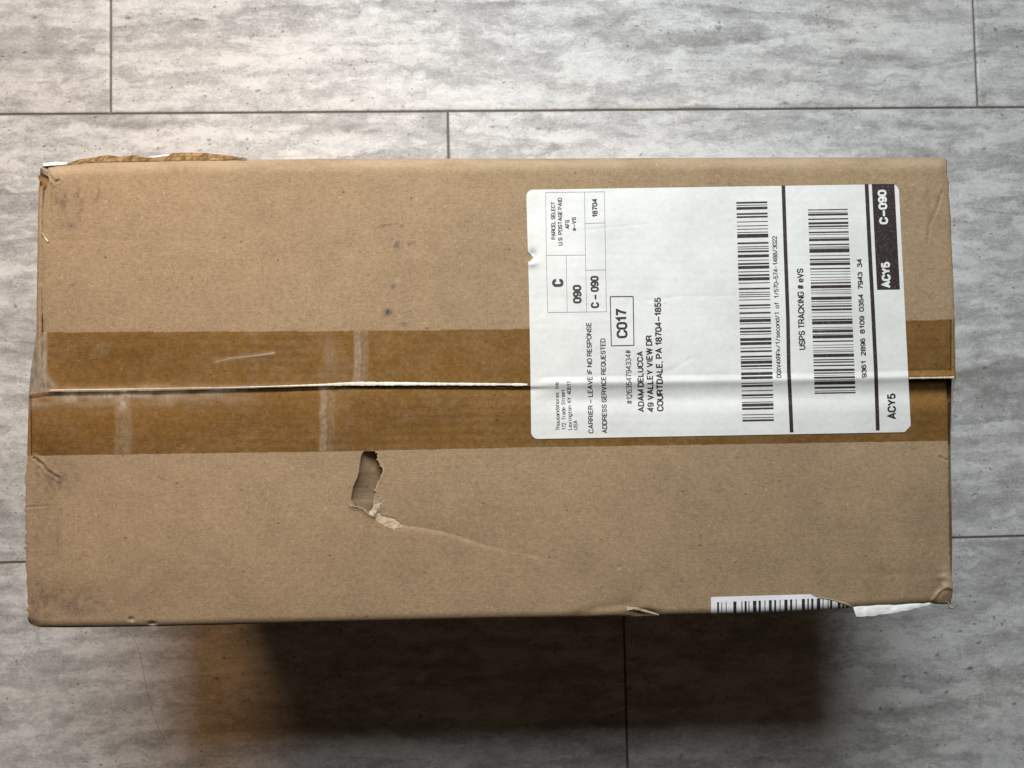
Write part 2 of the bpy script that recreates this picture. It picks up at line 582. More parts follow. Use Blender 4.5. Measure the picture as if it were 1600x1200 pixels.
GASH_R = ragged(GASH_R, 0.9, 2.2, 3)
GASH = GASH_L + [(560, 792.5), (569, 796), (576, 803)] + GASH_R[::-1]
PEEL = [(585, 806), (589, 800), (596, 804), (612, 808), (622, 814), (632, 819.5), (627, 823), (614, 825), (601, 821), (590, 815)]
PEEL = ragged(PEEL + PEEL[:1], 0.9, 2.5, 6)
CREASE = [(628, 821), (660, 826), (700, 834), (728, 843), (756, 853), (800, 862), (850, 873), (880, 880)]


def crest(X, Y):
    """how the tape and the label run over the join of the two flaps (mm)"""
    s = Y - SEAM(X)
    lab = smooth(826, 880, X)
    wide = 1.05 * np.exp(-((s + 4) / np.where(s < -4, 5.5, 8.0)) ** 2) - 1.15 * np.exp(-((s - 22) / 15.0) ** 2) - 0.10 * np.exp(-((s + 13) / 2.5) ** 2)
    tight = np.where(s < 0, 0.35 * np.exp(s / 14.0), 0) + np.where(s >= 0, 0.35 - 1.05 * smooth(0, 6, s), 0) * np.exp(-np.maximum(s - 7, 0) / 26.0)
    return wide * lab + tight * (1 - lab)


def relief(X, Y):
    """relief of the top without the joint (mm)"""
    z = 0.9 * vnoise(X / 310, Y / 210, 1) + 0.30 * vnoise(X / 95, Y / 80, 2) + 0.06 * vnoise(X / 26, Y / 26, 3)
    # faint ridges of the flutes and two long handling bends
    z += 0.012 * np.sin(Y / 13.4 * 2 * math.pi + 1.5 * vnoise(X / 200, Y / 60, 4)) * np.clip(0.5 + vnoise(X / 130, Y / 70, 9), 0, 1)
    z -= 0.10 * np.exp(-((Y - 374 - 4 * vnoise(X / 180, X * 0, 10)) / 4.0) ** 2) * smooth(420, 120, X)
    z -= 0.12 * np.exp(-((Y - 893 - 5 * vnoise(X / 150, X * 0, 11)) / 5.0) ** 2) * smooth(1180, 1420, X)
    # crease running away from the gash: the sheet above it sits lower
    d, f = dpoly(X, Y, CREASE)
    cy = np.interp(X, [p[0] for p in CREASE], [p[1] for p in CREASE])
    up = (Y < cy) & (X > 615) & (X < 900)
    fade = 1 - smooth(0.15, 1.0, f)
    z -= np.where(up, 1.15 * np.exp(-d / 22.0), 1.15 * np.exp(-d / 2.6)) * fade * smooth(600, 640, X)
    # shallow fold towards the dent in the lower edge
    d, f = dpoly(X, Y, [(1130, 770), (1080, 850), (1040, 892), (1000, 930), (985, 946)])
    z -= 0.40 * np.exp(-(d / (10 + 14 * (1 - f))) ** 2) * f
    d, f = dpoly(X, Y, [(900, 962), (940, 950), (975, 944)])
    z -= 0.5 * np.exp(-(d / 7.0) ** 2)
    z -= 2.6 * gauss(X, Y, 1005, 958, 20, 6)
    # nicks by the lower edge
    z -= 1.5 * gauss(X, Y, 205, 967, 3.2, 2.8) + 1.3 * gauss(X, Y, 238, 974, 6, 3)
    z -= 0.5 * gauss(X, Y, 967, 886, 3, 2.5)
    # dimple under the label's left edge
    z -= 0.9 * gauss(X, Y, 832, 398, 6, 8) - 0.35 * gauss(X, Y, 826, 412, 10, 7)
    # creases
    for pts, dep, wd in (([(54, 716), (66, 725), (74, 736), (92, 747)], 0.75, 1.7),
                         ([(60, 722), (64, 728), (60, 733)], 0.4, 2.0),
                         ([(73, 262), (77, 273), (86, 285), (92, 282)], 0.9, 1.7),
                         ([(81, 288), (80, 310), (79, 335)], 0.45, 1.6),
                         ([(95, 798), (92, 830), (90, 865)], 0.18, 2.0),
                         ([(1472, 300), (1462, 330), (1452, 350), (1448, 380)], 0.30, 2.0),
                         ([(40, 792), (58, 792), (75, 790)], 0.22, 1.6),
                         ([(93, 262), (103, 270), (112, 262)], 0.35, 2.5),
                         ([(1469, 714), (1476, 718), (1484, 720)], 0.5, 1.6)):
        d, f = dpoly(X, Y, pts)
        z -= dep * np.exp(-(d / wd) ** 2) * (1 - 0.5 * f)
        z += 0.3 * dep * np.exp(-((d - 2.6 * wd) / (1.6 * wd)) ** 2)
    # corners knocked down
    z -= 2.2 * gauss(X, Y, 68, 262, 16, 10)
    z -= 1.6 * gauss(X, Y, 46, 976, 15, 10)
    z -= 0.7 * gauss(X, Y, 100, 940, 55, 26)
    z -= 2.6 * gauss(X, Y, 1488, 938, 17, 13)
    z -= (0.9 + 0.5 * vnoise(X / 7, Y / 7, 8)) * gauss(X, Y, 1474, 915, 13, 22)
    d, f = dpoly(X, Y, [(1457, 938), (1470, 922), (1480, 917), (1489, 920)])
    z += 0.8 * np.exp(-(d / 2.2) ** 2)
    z -= 1.3 * gauss(X, Y, 1480, 262, 8, 20)
    return z


def edges(X, Y):
    """the fold over the two long edges (mm)"""
    z = np.zeros_like(X)
    for dist, r in ((Y - TOPE(X), 22.0), (BOTE(X) - Y, 12.0)):
        dd = np.clip(r - dist, 0, r * 0.998)
        mm = r * 0.2555
        z -= mm * (1 - np.sqrt(1 - (dd / r) ** 2)) * 0.9
    return z


def gash_depth(X, Y):
    inn = inside(X, Y, GASH)
    xl = np.interp(Y, [704, 712, 722, 738, 750, 762, 780, 800], [567, 564.5, 562.5, 560.5, 556.5, 551.5, 548.5, 560])
    xr = np.interp(Y, [704, 720, 735, 750, 770, 785, 806], [588, 593, 597, 593, 590, 595, 585])
    t = np.clip((X - xl) / (xr - xl), 0, 1)
    dep = (8.0 + 3.0 * smooth(705, 790, Y)) * t ** 0.65
    low = smooth(0, 10, 806 - Y + 0.4 * (X - 575))
    return np.where(inn, dep * (0.35 + 0.65 * low), 0.0), inn


def flap_height(X, Y, upper):
    s = Y - SEAM(X)
    z = relief(X, Y) + edges(X, Y)
    c = crest(X, Y)
    if upper:
        z = z + c - 0.14
    else:
        z = z + np.minimum(c - 0.16, -(0.8 + 0.6 * smooth(826, 880, X)) * np.exp(-np.maximum(s, 0) / 24.0) - 0.16)
        g, _ = gash_depth(X, Y)
        z = z - g
        pk = inside(X, Y, PEEL)
        z = z - np.where(pk, 0.45, 0)
        # worn lip standing up along the torn side
        d, _ = dpoly(X, Y, GASH_R)
        _, inn = gash_depth(X, Y)
        z = z + np.where(~inn, 0.35 * np.exp(-(d / 4.0) ** 2), 0) * smooth(704, 716, Y)
        d, _ = dpoly(X, Y, [(549, 790), (560, 792.5), (569, 796), (576, 803), (584, 806)])
        z = z + np.where(~inn, 0.7 * np.exp(-(d / 4.0) ** 2), 0)
    return z


def drape(X, Y):
    z = relief(X, Y) + edges(X, Y) + crest(X, Y)
    g = np.minimum(gash_depth(X, Y)[0], 0.35)
    return z - g


UNSTUCK = [  # bands where the film does not touch the board: upper-left, lower-right pixel corners, strength
    (553, 515, 564, 601, 0.65, 0), (500, 604, 511, 708, 0.60, 0), (512, 604, 523, 708, 0.25, 0), (564, 515, 575, 601, 0.30, 0),
    (180, 616, 206, 712, 0.32, 0)]


def stuck(X, Y):
    u = np.zeros_like(X)
    for x0, y0, x1, y1, a, _ in UNSTUCK:
        wob = 1.6 * vnoise(Y / 22, X * 0 + 3, 5)
        m = smooth(x0 - 2.5, x0 + 2.5, X + wob) * (1 - smooth(x1 - 2.5, x1 + 2.5, X + wob)) * ((Y > y0) & (Y < y1))
        u = np.maximum(u, a * m * (0.8 + 0.35 * vnoise(X / 3, Y / 5, 6)))
    s = Y - SEAM(X)
    near = np.exp(-(np.where(s > 0, s - 8, s * 2.0) / 13.0) ** 2) * (0.55 + 0.5 * vnoise(X / 19, Y / 9, 7)) * (1 - smooth(300, 430, X))
    u = np.maximum(u, np.clip(near, 0, 0.85))
    up = np.exp(-(s / 5.0) ** 2) * (s < 0) * 0.6
    u = np.maximum(u, up * (1 - smooth(330, 560, X)))
    d, f = dpoly(X, Y, [(336, 566), (380, 557), (428, 552)])
    u = np.maximum(u, 0.25 * np.exp(-(d / 4.0) ** 2))
    u = np.maximum(u, smooth(76, 70, X) * (Y < SEAM(X)) * 0.8)
    d, f = dpoly(X, Y, [(70, 585), (78, 598), (86, 606)])
    u = np.maximum(u, 0.6 * np.exp(-(d / 5.0) ** 2))
    u = np.maximum(u, 0.3 * np.clip(fbm(X / 60, Y / 200, 9), 0, 1) * smooth(380, 420, X) * (1 - smooth(520, 560, X)))
    return np.clip(u, 0, 1)


def marks(X, Y):
    st = np.zeros_like(X)
    n1 = np.clip(0.5 + 0.9 * fbm(X / 7, Y / 11, 12), 0, 1.4)
    n2 = np.clip(0.35 + 1.1 * fbm(X / 4, Y / 4, 15), 0, 1.5)
    # rubbed print at the upper left corner
    for x, y, sx, sy, a in ((96, 315, 9, 26, .85), (124, 318, 7, 26, .85), (153, 308, 4, 16, .95), (152, 325, 6, 20, .55), (104, 354, 16, 8, .5),
                            (284, 267, 24, 6, .45), (1447, 300, 5, 28, .45), (1462, 305, 4, 9, .6), (1452, 345, 6, 22, .35),
                            (80, 745, 30, 24, .45), (60, 800, 26, 80, .22), (110, 940, 60, 26, .45), (60, 940, 20, 30, .35),
                            (150, 880, 60, 50, .16), (1440, 840, 40, 80, .16), (110, 740, 24, 18, .30), (250, 900, 70, 50, .12)):
        st += a * gauss(X, Y, x, y, sx, sy) * n1
    soft = np.clip(0.7 + 0.5 * fbm(X / 34, Y / 28, 44), 0, 1.3)
    for x, y, sx, sy, a in ((115, 945, 75, 26, .42), (70, 850, 34, 90, .26), (95, 745, 45, 30, .30), (230, 940, 90, 34, .22), (1450, 860, 34, 90, .22),
                            (560, 800, 60, 40, .10), (1330, 760, 120, 60, .10), (420, 880, 140, 60, .10), (95, 335, 34, 34, .20), (1000, 930, 60, 22, .20)):
        st += a * gauss(X, Y, x, y, sx, sy) * soft
    for pts, a, wd in (([(54, 716), (66, 725), (74, 736), (92, 747)], .8, 1.5), ([(95, 796), (92, 830), (89, 868)], .6, 1.1),
                       ([(91, 800), (88, 838), (92, 872)], .5, 1.0), ([(81, 288), (80, 310), (79, 335)], .55, 1.4),
                       ([(1472, 300), (1462, 330), (1452, 350), (1448, 380)], .6, 1.6), ([(280, 635), (296, 630), (322, 616)], .7, 1.2),
                       ([(121, 605), (122, 640)], .5, 2.2), ([(94, 610), (95, 645)], .45, 3), ([(150, 615), (149, 645)], .6, 2),
                       ([(172, 622), (171, 645)], .5, 1.6), ([(66, 625), (68, 650)], .4, 2), ([(258, 612), (257, 632)], .4, 2),
                       ([(73, 262), (77, 273), (86, 285), (92, 282)], .8, 1.3)):
        d, _ = dpoly(X, Y, pts)
        st += a * np.exp(-(d / wd) ** 2) * np.clip(0.7 + 0.5 * vnoise(X / 6, Y / 6, 20), 0, 1)
    # scattered specks
    rs = np.random.default_rng(5)
    ink = np.zeros_like(X)
    for x, y, r, a in ((576, 430, 1.6, .95), (582, 479, 1.3, .7), (648, 379, 1.4, .8), (248, 433, 1.6, .6), (300, 434, 2.2, .7), (332, 431, 1.4, .9),
                       (168, 821, 1.6, .6), (170, 872, 1.6, .8), (237, 926, 1.3, .8), (1277, 894, 1.6, .8), (705, 491, 1.3, .8),
                       (502, 507, 1.5, .9), (1065, 907, 1.9, .7), (664, 895, 1.5, .8), (806, 748, 1.5, .8), (864, 859, 1.6, .8),
                       (681, 882, 1.8, .6), (155, 390, 1.6, .6), (182, 470, 1.3, .6)):
        ink = np.maximum(ink, a * gauss(X, Y, x, y, r))
    for i in range(55):
        x, y = rs.uniform(80, 1470), rs.uniform(270, 960)
        if 822 < x < 1424 and 286 < y < 690:
            continue
        ink = np.maximum(ink, rs.uniform(.25, .6) * gauss(X, Y, x, y, rs.uniform(.7, 1.4)))
    # grey scuffs
    d, f = dpoly(X, Y, [(590, 355), (606, 351), (622, 349.5)])
    ink = np.maximum(ink, 0.95 * np.exp(-(d / 1.4) ** 2) * np.clip(n2, 0.2, 1))
    ink = np.maximum(ink, 0.75 * gauss(X, Y, 628, 352.5, 3, 2) * n2)
    for x, y, sx, sy, a in ((618, 380, 9, 9, .75), (624, 382, 3.2, 3.2, .85), (639, 380, 5, 4, .6), (615, 447, 3.6, 3.4, 1.4), (609, 448, 4, 2.5, .6),
                            (616, 463.5, 2.2, 2.2, .8), (606.5, 488, 5.2, 4.8, 1.6), (600, 494, 5, 4, .5), (632, 506, 5, 4, .55), (620, 392, 4, 6, .35),
                            (623, 415, 6, 3, .3)):
        ink = np.maximum(ink, a * gauss(X, Y, x, y, sx, sy) * (n2 if a < 1 else np.clip(n2 + .5, 0, 1)))
    # gash interior toned darker: shade of the hollow put into the bare ply's colour
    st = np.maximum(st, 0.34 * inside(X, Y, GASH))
    # film-covered board is wetted dark by the glue
    edge = 0.6 * vnoise(X / 9, Y * 0 + 1, 22)
    wet = ((Y > TAPE_T(X) + edge) & (Y < TAPE_B(X) + edge)).astype(float)
    wet *= 1 - stuck(X, Y) * 0.95
    wet *= np.clip(0.86 + 0.14 * fbm(X / 34, Y / 22, 24) + 0.20 * fbm(X / 6, Y / 6, 30), 0.40, 1)
    # surface ply torn off
    pl = inside(X, Y, PEEL) * np.clip(0.70 + 0.5 * fbm(X / 4, Y / 3, 25), 0.1, 1)
    d, f = dpoly(X, Y, CREASE)
    pl = np.maximum(pl, 0.22 * np.exp(-(d / 1.5) ** 2) * np.clip(0.5 + vnoise(X / 13, Y / 13, 26), 0, 1) * (1 - 0.4 * f))
    d, f = dpoly(X, Y, GASH_R)
    g, inn = gash_depth(X, Y)
    pl = np.maximum(pl, 0.75 * np.exp(-(d / 1.8) ** 2) * (~inn) * smooth(708, 722, Y) * np.clip(0.7 + 0.6 * vnoise(X / 3, Y / 4, 27), 0, 1))
    d, f = dpoly(X, Y, [(549, 790), (560, 792), (569, 796), (576, 803), (584, 806)])
    pl = np.maximum(pl, 0.6 * np.exp(-(d / 1.5) ** 2) * (~inn))
    for x, y, sx, sy, a in ((1477, 900, 9, 14, .65), (1470, 925, 9, 4, .6), (207, 971, 3, 1.6, .7), (240, 976, 6, 1.6, .5), (967, 889, 2.2, 1.0, .7),
                            (1478, 262, 3, 10, .4), (88, 270, 12, 5, .25)):
        pl = np.maximum(pl, a * gauss(X, Y, x, y, sx, sy) * np.clip(0.8 + 0.5 * vnoise(X / 4, Y / 4, 28), 0, 1))
    fold = Y - TOPE(X)
    pl = np.maximum(pl, 0.34 * np.exp(-(np.maximum(fold - 5, 0) / 11.0) ** 2) * np.clip(0.75 + 0.4 * fbm(X / 60, Y / 9, 46), 0, 1))  # pale band along the top fold: light on the fold painted in, with scuffing
    redge = np.where(Y < SEAM(X), RIGHT_U(Y), RIGHT_D(Y)) - X
    pl = np.maximum(pl, 0.35 * np.exp(-(np.maximum(redge - 1, 0) / 2.5) ** 2) * np.clip(0.4 + vnoise(Y / 6, X * 0, 29), 0, 1) * (Y > 700))
    return np.stack([np.clip(st, 0, .85), np.clip(wet, 0, 1), np.clip(pl, 0, 1), np.clip(ink, 0, 1)], -1)


def serr(Y, amp, seed):
    """ragged cut through the flutes, pitch about 3.4 mm"""
    ph = Y / 13.2 + 0.8 * vnoise(Y / 40, Y * 0, seed)
    saw = np.abs((ph % 1.0) - 0.5) * 2
    own = np.clip(0.55 + 0.8 * vnoise(np.floor(ph) * 1.7, Y * 0 + 5, seed + 2), 0.05, 1.2)
    return amp * (saw - 0.5) * own * 0.8 + 0.40 * amp * vnoise(Y / 5.0, Y * 0 + 2, seed + 1) + 0.5 * amp * vnoise(Y / 31.0, Y * 0 + 4, seed + 3)


def axis(lo, hi, step, zones):
    xs = []
    x = lo
    while x < hi:
        xs.append(x)
        st = step
        for a, b, s in zones:
            if a <= x < b:
                st = min(st, s)
        x += st
    xs.append(hi)
    return np.array(xs)


# ------------------------------------------------------------------ the parcel
box = bpy.data.objects.new("cardboard_box", None)
box.empty_display_size = 0.1
box.location = tuple(BASE)
scene.collection.objects.link(box)
box["label"] = "worn brown cardboard parcel with taped seam, white shipping label and torn gash"
box["category"] = "box"


def build_flap(upper):
    if upper:
        us = axis(0, 1450, 2.0, [(0, 50, 1.2), (1425, 1450, 1.2)]) / 1450
        vs_ = axis(0, 350, 2.0, [(0, 26, 1.1), (330, 350, 1.1)]) / 350
        L, R, T, B = LEFT_U, RIGHT_U, TOPE, SEAM
    else:
        us = axis(0, 1450, 2.0, [(0, 60, 1.2), (500, 600, 0.75), (1425, 1450, 1.2)]) / 1450
        vs_ = axis(0, 372, 2.0, [(0, 20, 1.1), (95, 226, 0.8), (356, 372, 1.0)]) / 372
        L, R, T, B = LEFT_D, RIGHT_D, SEAM, BOTE
    U, V = np.meshgrid(us, vs_)
    X = 40 + U * 1450
    Y = T(X) + V * (B(X) - T(X))
    for _ in range(4):
        X = L(Y) + U * (R(Y) - L(Y))
        Y = T(X) + V * (B(X) - T(X))
    # ragged cut ends
    la = 1.6 if not upper else 0.9
    keep = 1.0 if not upper else smooth(300, 420, Y)
    fl_l = np.exp(-(U * 1450) / 3.0)
    fl_r = np.exp(-((1 - U) * 1450) / 3.0)
    zone = 1.0 if upper else smooth(715, 735, Y)
    X = X - serr(Y, 2.6 * la, 31 if upper else 33) * fl_l * keep * zone
    X = X + serr(Y, 2.2, 35 if upper else 37) * fl_r * (0.4 + 0.6 * smooth(0.2, 0.6, np.abs(V - 0.5)))
    Z = flap_height(X, Y, upper)
    Z -= 0.5 * np.exp(-(U * 1450) / 2.5) + 0.5 * np.exp(-((1 - U) * 1450) / 2.5)
    P = place(X, Y, HTOP + Z / 1000)
    nr, nc = X.shape
    F = gridfaces(nr, nc)
    verts = P.reshape(-1, 3)
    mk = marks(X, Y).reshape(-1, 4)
    # board thickness: skirt along the two cut ends and the joint
    ring = np.concatenate([np.arange(nr) * nc])
    sk_v, sk_f, sk_m = [], [], []
    n0 = len(verts)

    def skirt(idx, depth):
        nonlocal n0
        q = verts[idx].copy()
        q[:, 2] -= depth
        m = len(idx)
        a = idx[:-1]
        b = idx[1:]
        c = n0 + np.arange(m - 1)
        d = c + 1
        sk_v.append(q)
        mm = mk[idx].copy()
        mm[:, 1] = 0
        sk_m.append(mm)
        sk_f.append(np.stack([a, b, d, c], -1))
        n0 += m
    skirt(np.arange(nr) * nc, 0.0038)
    skirt(np.arange(nr) * nc + nc - 1, 0.0038)
    skirt(np.arange(nc) + ((nr - 1) * nc if upper else 0), 0.0036)
    verts = np.concatenate([verts] + sk_v)
    mk = np.concatenate([mk] + sk_m)
    F = np.concatenate([F] + sk_f)
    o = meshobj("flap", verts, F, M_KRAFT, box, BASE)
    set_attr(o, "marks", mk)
    return o


flap_u = build_flap(True)
flap_u["label"] = "upper flap with rubbed grey scuffs"
flap_d = build_flap(False)
flap_d["label"] = "lower flap with a deep torn gash"


# walls below the flaps
def wall(pts, ztop, n_in=0.0):
    """a board wall through the top points (world xy); hangs to the floor"""
    pts = np.asarray(pts, float)
    rows = 24
    V = []
    for r in range(rows + 1):
        t = r / rows
        z = ztop * (1 - t)
        V.append(np.column_stack([pts[:, 0], pts[:, 1], z]))
    return np.concatenate(V), gridfaces(rows + 1, len(pts))


def edge_world(fn_x, fn_y, ts, zoff):
    return place(fn_x(ts), fn_y(ts), HTOP + zoff)


xs = np.linspace(66, 1478, 120)
top_w = place(xs, TOPE(xs), HTOP - 0.0050)
xs2 = np.linspace(46, 1486, 120)
bot_w = place(xs2, BOTE(xs2), HTOP - 0.0027)
ysl = np.linspace(262, 972, 80)
cw = np.array([place(61.0, 262.0, HTOP), place(1479.0, 250.0, HTOP), place(1486.0, 944.0, HTOP), place(44.0, 976.0, HTOP)])
left_w = place(np.interp(ysl, [262, 300, 420, 519, 600, 640, 708, 800, 972], [63, 62, 60, 58.5, 57, 47, 46, 42, 46]), ysl, HTOP - 0.0036)
right_w = place(np.interp(ysl, [262, 500, 592, 615, 700, 880, 972], [1479, 1489, 1490, 1487, 1485, 1488, 1486]),
                np.linspace(250, 944, 80), HTOP - 0.0036)


def make_wall(line, ztop_off, lo_a, lo_b):
    """line: world points at the top; lo_a, lo_b: the wall's lower corners on the floor"""
    n = len(line)
    rows = 30
    V = []
    for r in range(rows + 1):
        t = r / rows
        straight = np.outer(1 - np.linspace(0, 1, n), lo_a[:2]) + np.outer(np.linspace(0, 1, n), lo_b[:2])
        k = smooth(0, 0.35, np.array(t))
        xy = line[:, :2] * (1 - k) + straight * k
        z = line[:, 2] * (1 - t)
        xy = xy + (0.0006 * vnoise(np.linspace(0, 9, n), np.full(n, t * 6), 40))[:, None] * (t > 0) * (t < 1)
        V.append(np.column_stack([xy, z]))
    o = meshobj("side_panel", np.concatenate(V), gridfaces(rows + 1, n), M_SIDE, box, BASE)
    return o


lo = [c.copy() for c in cw]
ctr = np.mean(cw, 0)
for c in lo:
    c[2] = 0
    c[:2] += (ctr[:2] - c[:2]) * 0.006
make_wall(top_w, 0, lo[0], lo[1])
make_wall(bot_w, 0, lo[3], lo[2])
make_wall(left_w, 0, lo[0], lo[3])
make_wall(right_w, 0, lo[1], lo[2])
meshobj("bottom_panel", [c + np.array([0, 0, 0.0004]) for c in lo], [(0, 1, 2, 3)], M_SIDE, box, BASE, False)

# the shorter flaps that lie under the long ones: seen at the cut ends
for xa, xb, ya, yb, za in ((58.5, 330, 285, 612, -4.2), (47, 330, 612, 968, -4.9), (1200, 1477, 268, 592, -4.2), (1200, 1480, 594, 932, -5.0)):
    gx, gy = np.meshgrid(np.linspace(xa, xb, 30), np.linspace(ya, yb, 30))
    if xa < 100:
        gx = gx + (np.interp(gy, [285, 600], [2, 0]) if ya < 400 else 0) * (1 - (gx - xa) / (xb - xa))
    zz = za + 0.3 * vnoise(gx / 80, gy / 80, 50)
    meshobj("inner_flap", place(gx, gy, HTOP + zz / 1000), gridfaces(30, 30), M_SIDE, box, BASE)


# pale rolled strip: the side board's fold seen beside the upper flap's left end
def ribbon(pts, widths, zmm, mat, name, parent, seed=0, rag=0.5, bow=0.25, n=60, across=6):
    """thin torn or cut strip following pixel points"""
    pts = np.array(pts, float)
    seg = np.concatenate([[0], np.cumsum(np.hypot(*np.diff(pts, axis=0).T))])
    t = np.linspace(0, seg[-1], n)
    cx, cy = np.interp(t, seg, pts[:, 0]), np.interp(t, seg, pts[:, 1])
    wd = np.interp(t, np.linspace(0, seg[-1], len(widths)), widths)
    dx, dy = np.gradient(cx), np.gradient(cy)
    L = np.hypot(dx, dy) + 1e-9
    nx, ny = -dy / L, dx / L
    A = np.linspace(-0.5, 0.5, across)
    ragA = 1 + rag * vnoise(t / 3.0, t * 0, seed)
    X = cx[:, None] + nx[:, None] * A[None] * (wd * ragA)[:, None]
    Y = cy[:, None] + ny[:, None] * A[None] * (wd * ragA)[:, None]
    zf = zmm(X, Y) if callable(zmm) else np.full(X.shape, zmm)
    Z = zf + bow * (1 - (2 * A[None]) ** 2) + 0.06 * vnoise(X / 4, Y / 4, seed + 2)
    return meshobj(name, place(X, Y, HTOP + Z / 1000), gridfaces(n, across), mat, parent, BASE)


ribbon([(64.5, 292), (63.5, 330), (62.5, 420), (61.5, 505), (62, 560), (64, 598)], [8, 8, 9, 9, 9, 9], -1.6, M_SIDE, "folded_edge", box, 3, 0.12, 0.8, 120)

# raw board edge showing along the joint
sx = np.linspace(300, 824, 60)
ribbon(list(zip(sx, SEAM(sx) - 2.0)), [0.5, 1.1, 1.6, 2.1, 3.4, 5.6, 5.2, 4.4, 4.1, 3.8, 3.7], lambda X, Y: relief(X, SEAM(X) - 3 + 0 * Y) + 0.36, M_EDGE,
       "raw_edge", flap_u, 5, 0.22, 0.14, 260)
sx = np.linspace(78, 330, 30)
ribbon(list(zip(sx, SEAM(sx) - 2.6)), [2.4, 2.2, 1.8, 1.6], lambda X, Y: drape(X, SEAM(X) - 6 + 0 * Y) + 0.12, M_EDGE2, "raw_edge", flap_u, 6, 0.25, 0.15, 120)
sx = np.linspace(1420, 1491, 20)
ribbon(list(zip(sx, SEAM(sx) - 1.5)), [2.6, 2.8, 3.0, 3.2], lambda X, Y: drape(X, SEAM(X) - 6 + 0 * Y) + 0.2, M_EDGE2, "raw_edge", flap_u, 7, 0.25, 0.2, 60)


# ------------------------------------------------------------------ packing tape
def build_tape():
    LT = curve([(500, 57), (519, 57), (545, 53), (580, 48), (612, 45.2), (640, 44.5), (715, 42.5)])
    RT = curve([(480, 1492), (592, 1493.5), (605, 1492), (640, 1487.5), (700, 1486)])
    us = axis(0, 1450, 2.4, [(0, 60, 1.2), (90, 140, 0.8), (290, 395, 1.0), (400, 620, 1.5), (1420, 1450, 1.5)]) / 1450
    vv = axis(0, 196, 2.0, [(14, 60, 0.8), (75, 120, 1.2)]) / 196
    U, V = np.meshgrid(us, vv)
    X = 40 + U * 1450
    Y = TAPE_T(X) + V * (TAPE_B(X) - TAPE_T(X))
    for _ in range(3):
        X = LT(Y) + U * (RT(Y) - LT(Y))
        Y = TAPE_T(X) + V * (TAPE_B(X) - TAPE_T(X))
    Z = drape(X, Y)
    end = np.where(Y < SEAM(X), smooth(72, 46, X), smooth(50, 42, X))
    Z = Z - 1.6 * end - 0.9 * smooth(1484, 1493, X)
    un = stuck(X, Y)
    Z = Z + 0.22 * un
    o = meshobj("packing_tape", place(X, Y, HTOP + Z / 1000), gridfaces(*X.shape), M_TAPE, box, BASE)
    sc = np.zeros_like(X)
    d, f = dpoly(X, Y, [(336, 566), (358, 560), (385, 557.5), (412, 554), (428, 551.5)])
    sc = np.maximum(sc, np.exp(-(d / (0.55 + 0.55 * f)) ** 2) * (0.28 + 0.45 * f))
    for k in range(9):
        x = 138 + k * 3.6
        d, f = dpoly(X, Y, [(x, 561 - k * .6), (x + 7, 540 - k * .7)])
        sc = np.maximum(sc, 0.24 * np.exp(-(d / 0.6) ** 2) * (0.4 + 0.6 * abs(math.sin(k * 2.3))))
    d, f = dpoly(X, Y, [(195, 614), (193, 628), (191, 640)])
    sc = np.maximum(sc, 0.45 * np.exp(-(d / 7.0) ** 2) * np.clip(.5 + vnoise(X / 5, Y / 5, 61), 0, 1))
    mil = np.clip(un * (0.8 + 0.3 * vnoise(X / 3, Y / 8, 62)), 0, 1)
    mil = np.maximum(mil, 0.32 * smooth(70, 60, X) * (Y < SEAM(X)))
    set_attr(o, "film", np.stack([mil, sc, mil * 0, mil * 0 + 1], -1).reshape(-1, 4))
    # the ends run down over the two short walls
    for side in (0, 1):
        col = place(X[:, 0 if side == 0 else -1], Y[:, 0 if side == 0 else -1], HTOP + Z[:, 0 if side == 0 else -1] / 1000)
        rows = []
        for r in range(16):
            q = col.copy()
            q[:, 2] -= r * 0.0042
            q[:, 0] += (-1 if side == 0 else 1) * 0.0006 * min(r, 2)
            rows.append(q)
        nn = len(col)
        e = meshobj("tape_end", np.concatenate(rows), gridfaces(16, nn), M_TAPE, o, BASE)
        set_attr(e, "film", np.tile([0.25, 0, 0, 1], (16 * nn, 1)))
    return o


build_tape()


# ------------------------------------------------------------------ shipping label
LABZ = 0.13
PRTZ = 0.20


def lab_h(X, Y):
    n = 0.10 * vnoise(X / 45, Y / 38, 70) + 0.03 * vnoise(X / 13, Y / 13, 71)
    z = drape(X, Y) + LABZ + 0.08 + n * 0.8
    # cockled paper along the crossing and the tiny torn nick
    z = z + 0.18 * gauss(X, Y, 1045, 570, 30, 9) + 0.2 * gauss(X, Y, 1390, 625, 10, 13)
    z = z - 0.10 * np.exp(-(dpoly(X, Y, [(1010, 470), (1060, 463), (1150, 462)])[0] / 3.0) ** 2)
    z = z - 0.10 * np.exp(-(dpoly(X, Y, [(1080, 560), (1045, 580), (1010, 585)])[0] / 3.0) ** 2)
    z = z - 0.08 * np.exp(-(dpoly(X, Y, [(915, 360), (945, 356), (1010, 350)])[0] / 1.8) ** 2)
    z = z - 0.06 * np.exp(-(dpoly(X, Y, [(1235, 315), (1260, 290)])[0] / 1.6) ** 2)
    return z


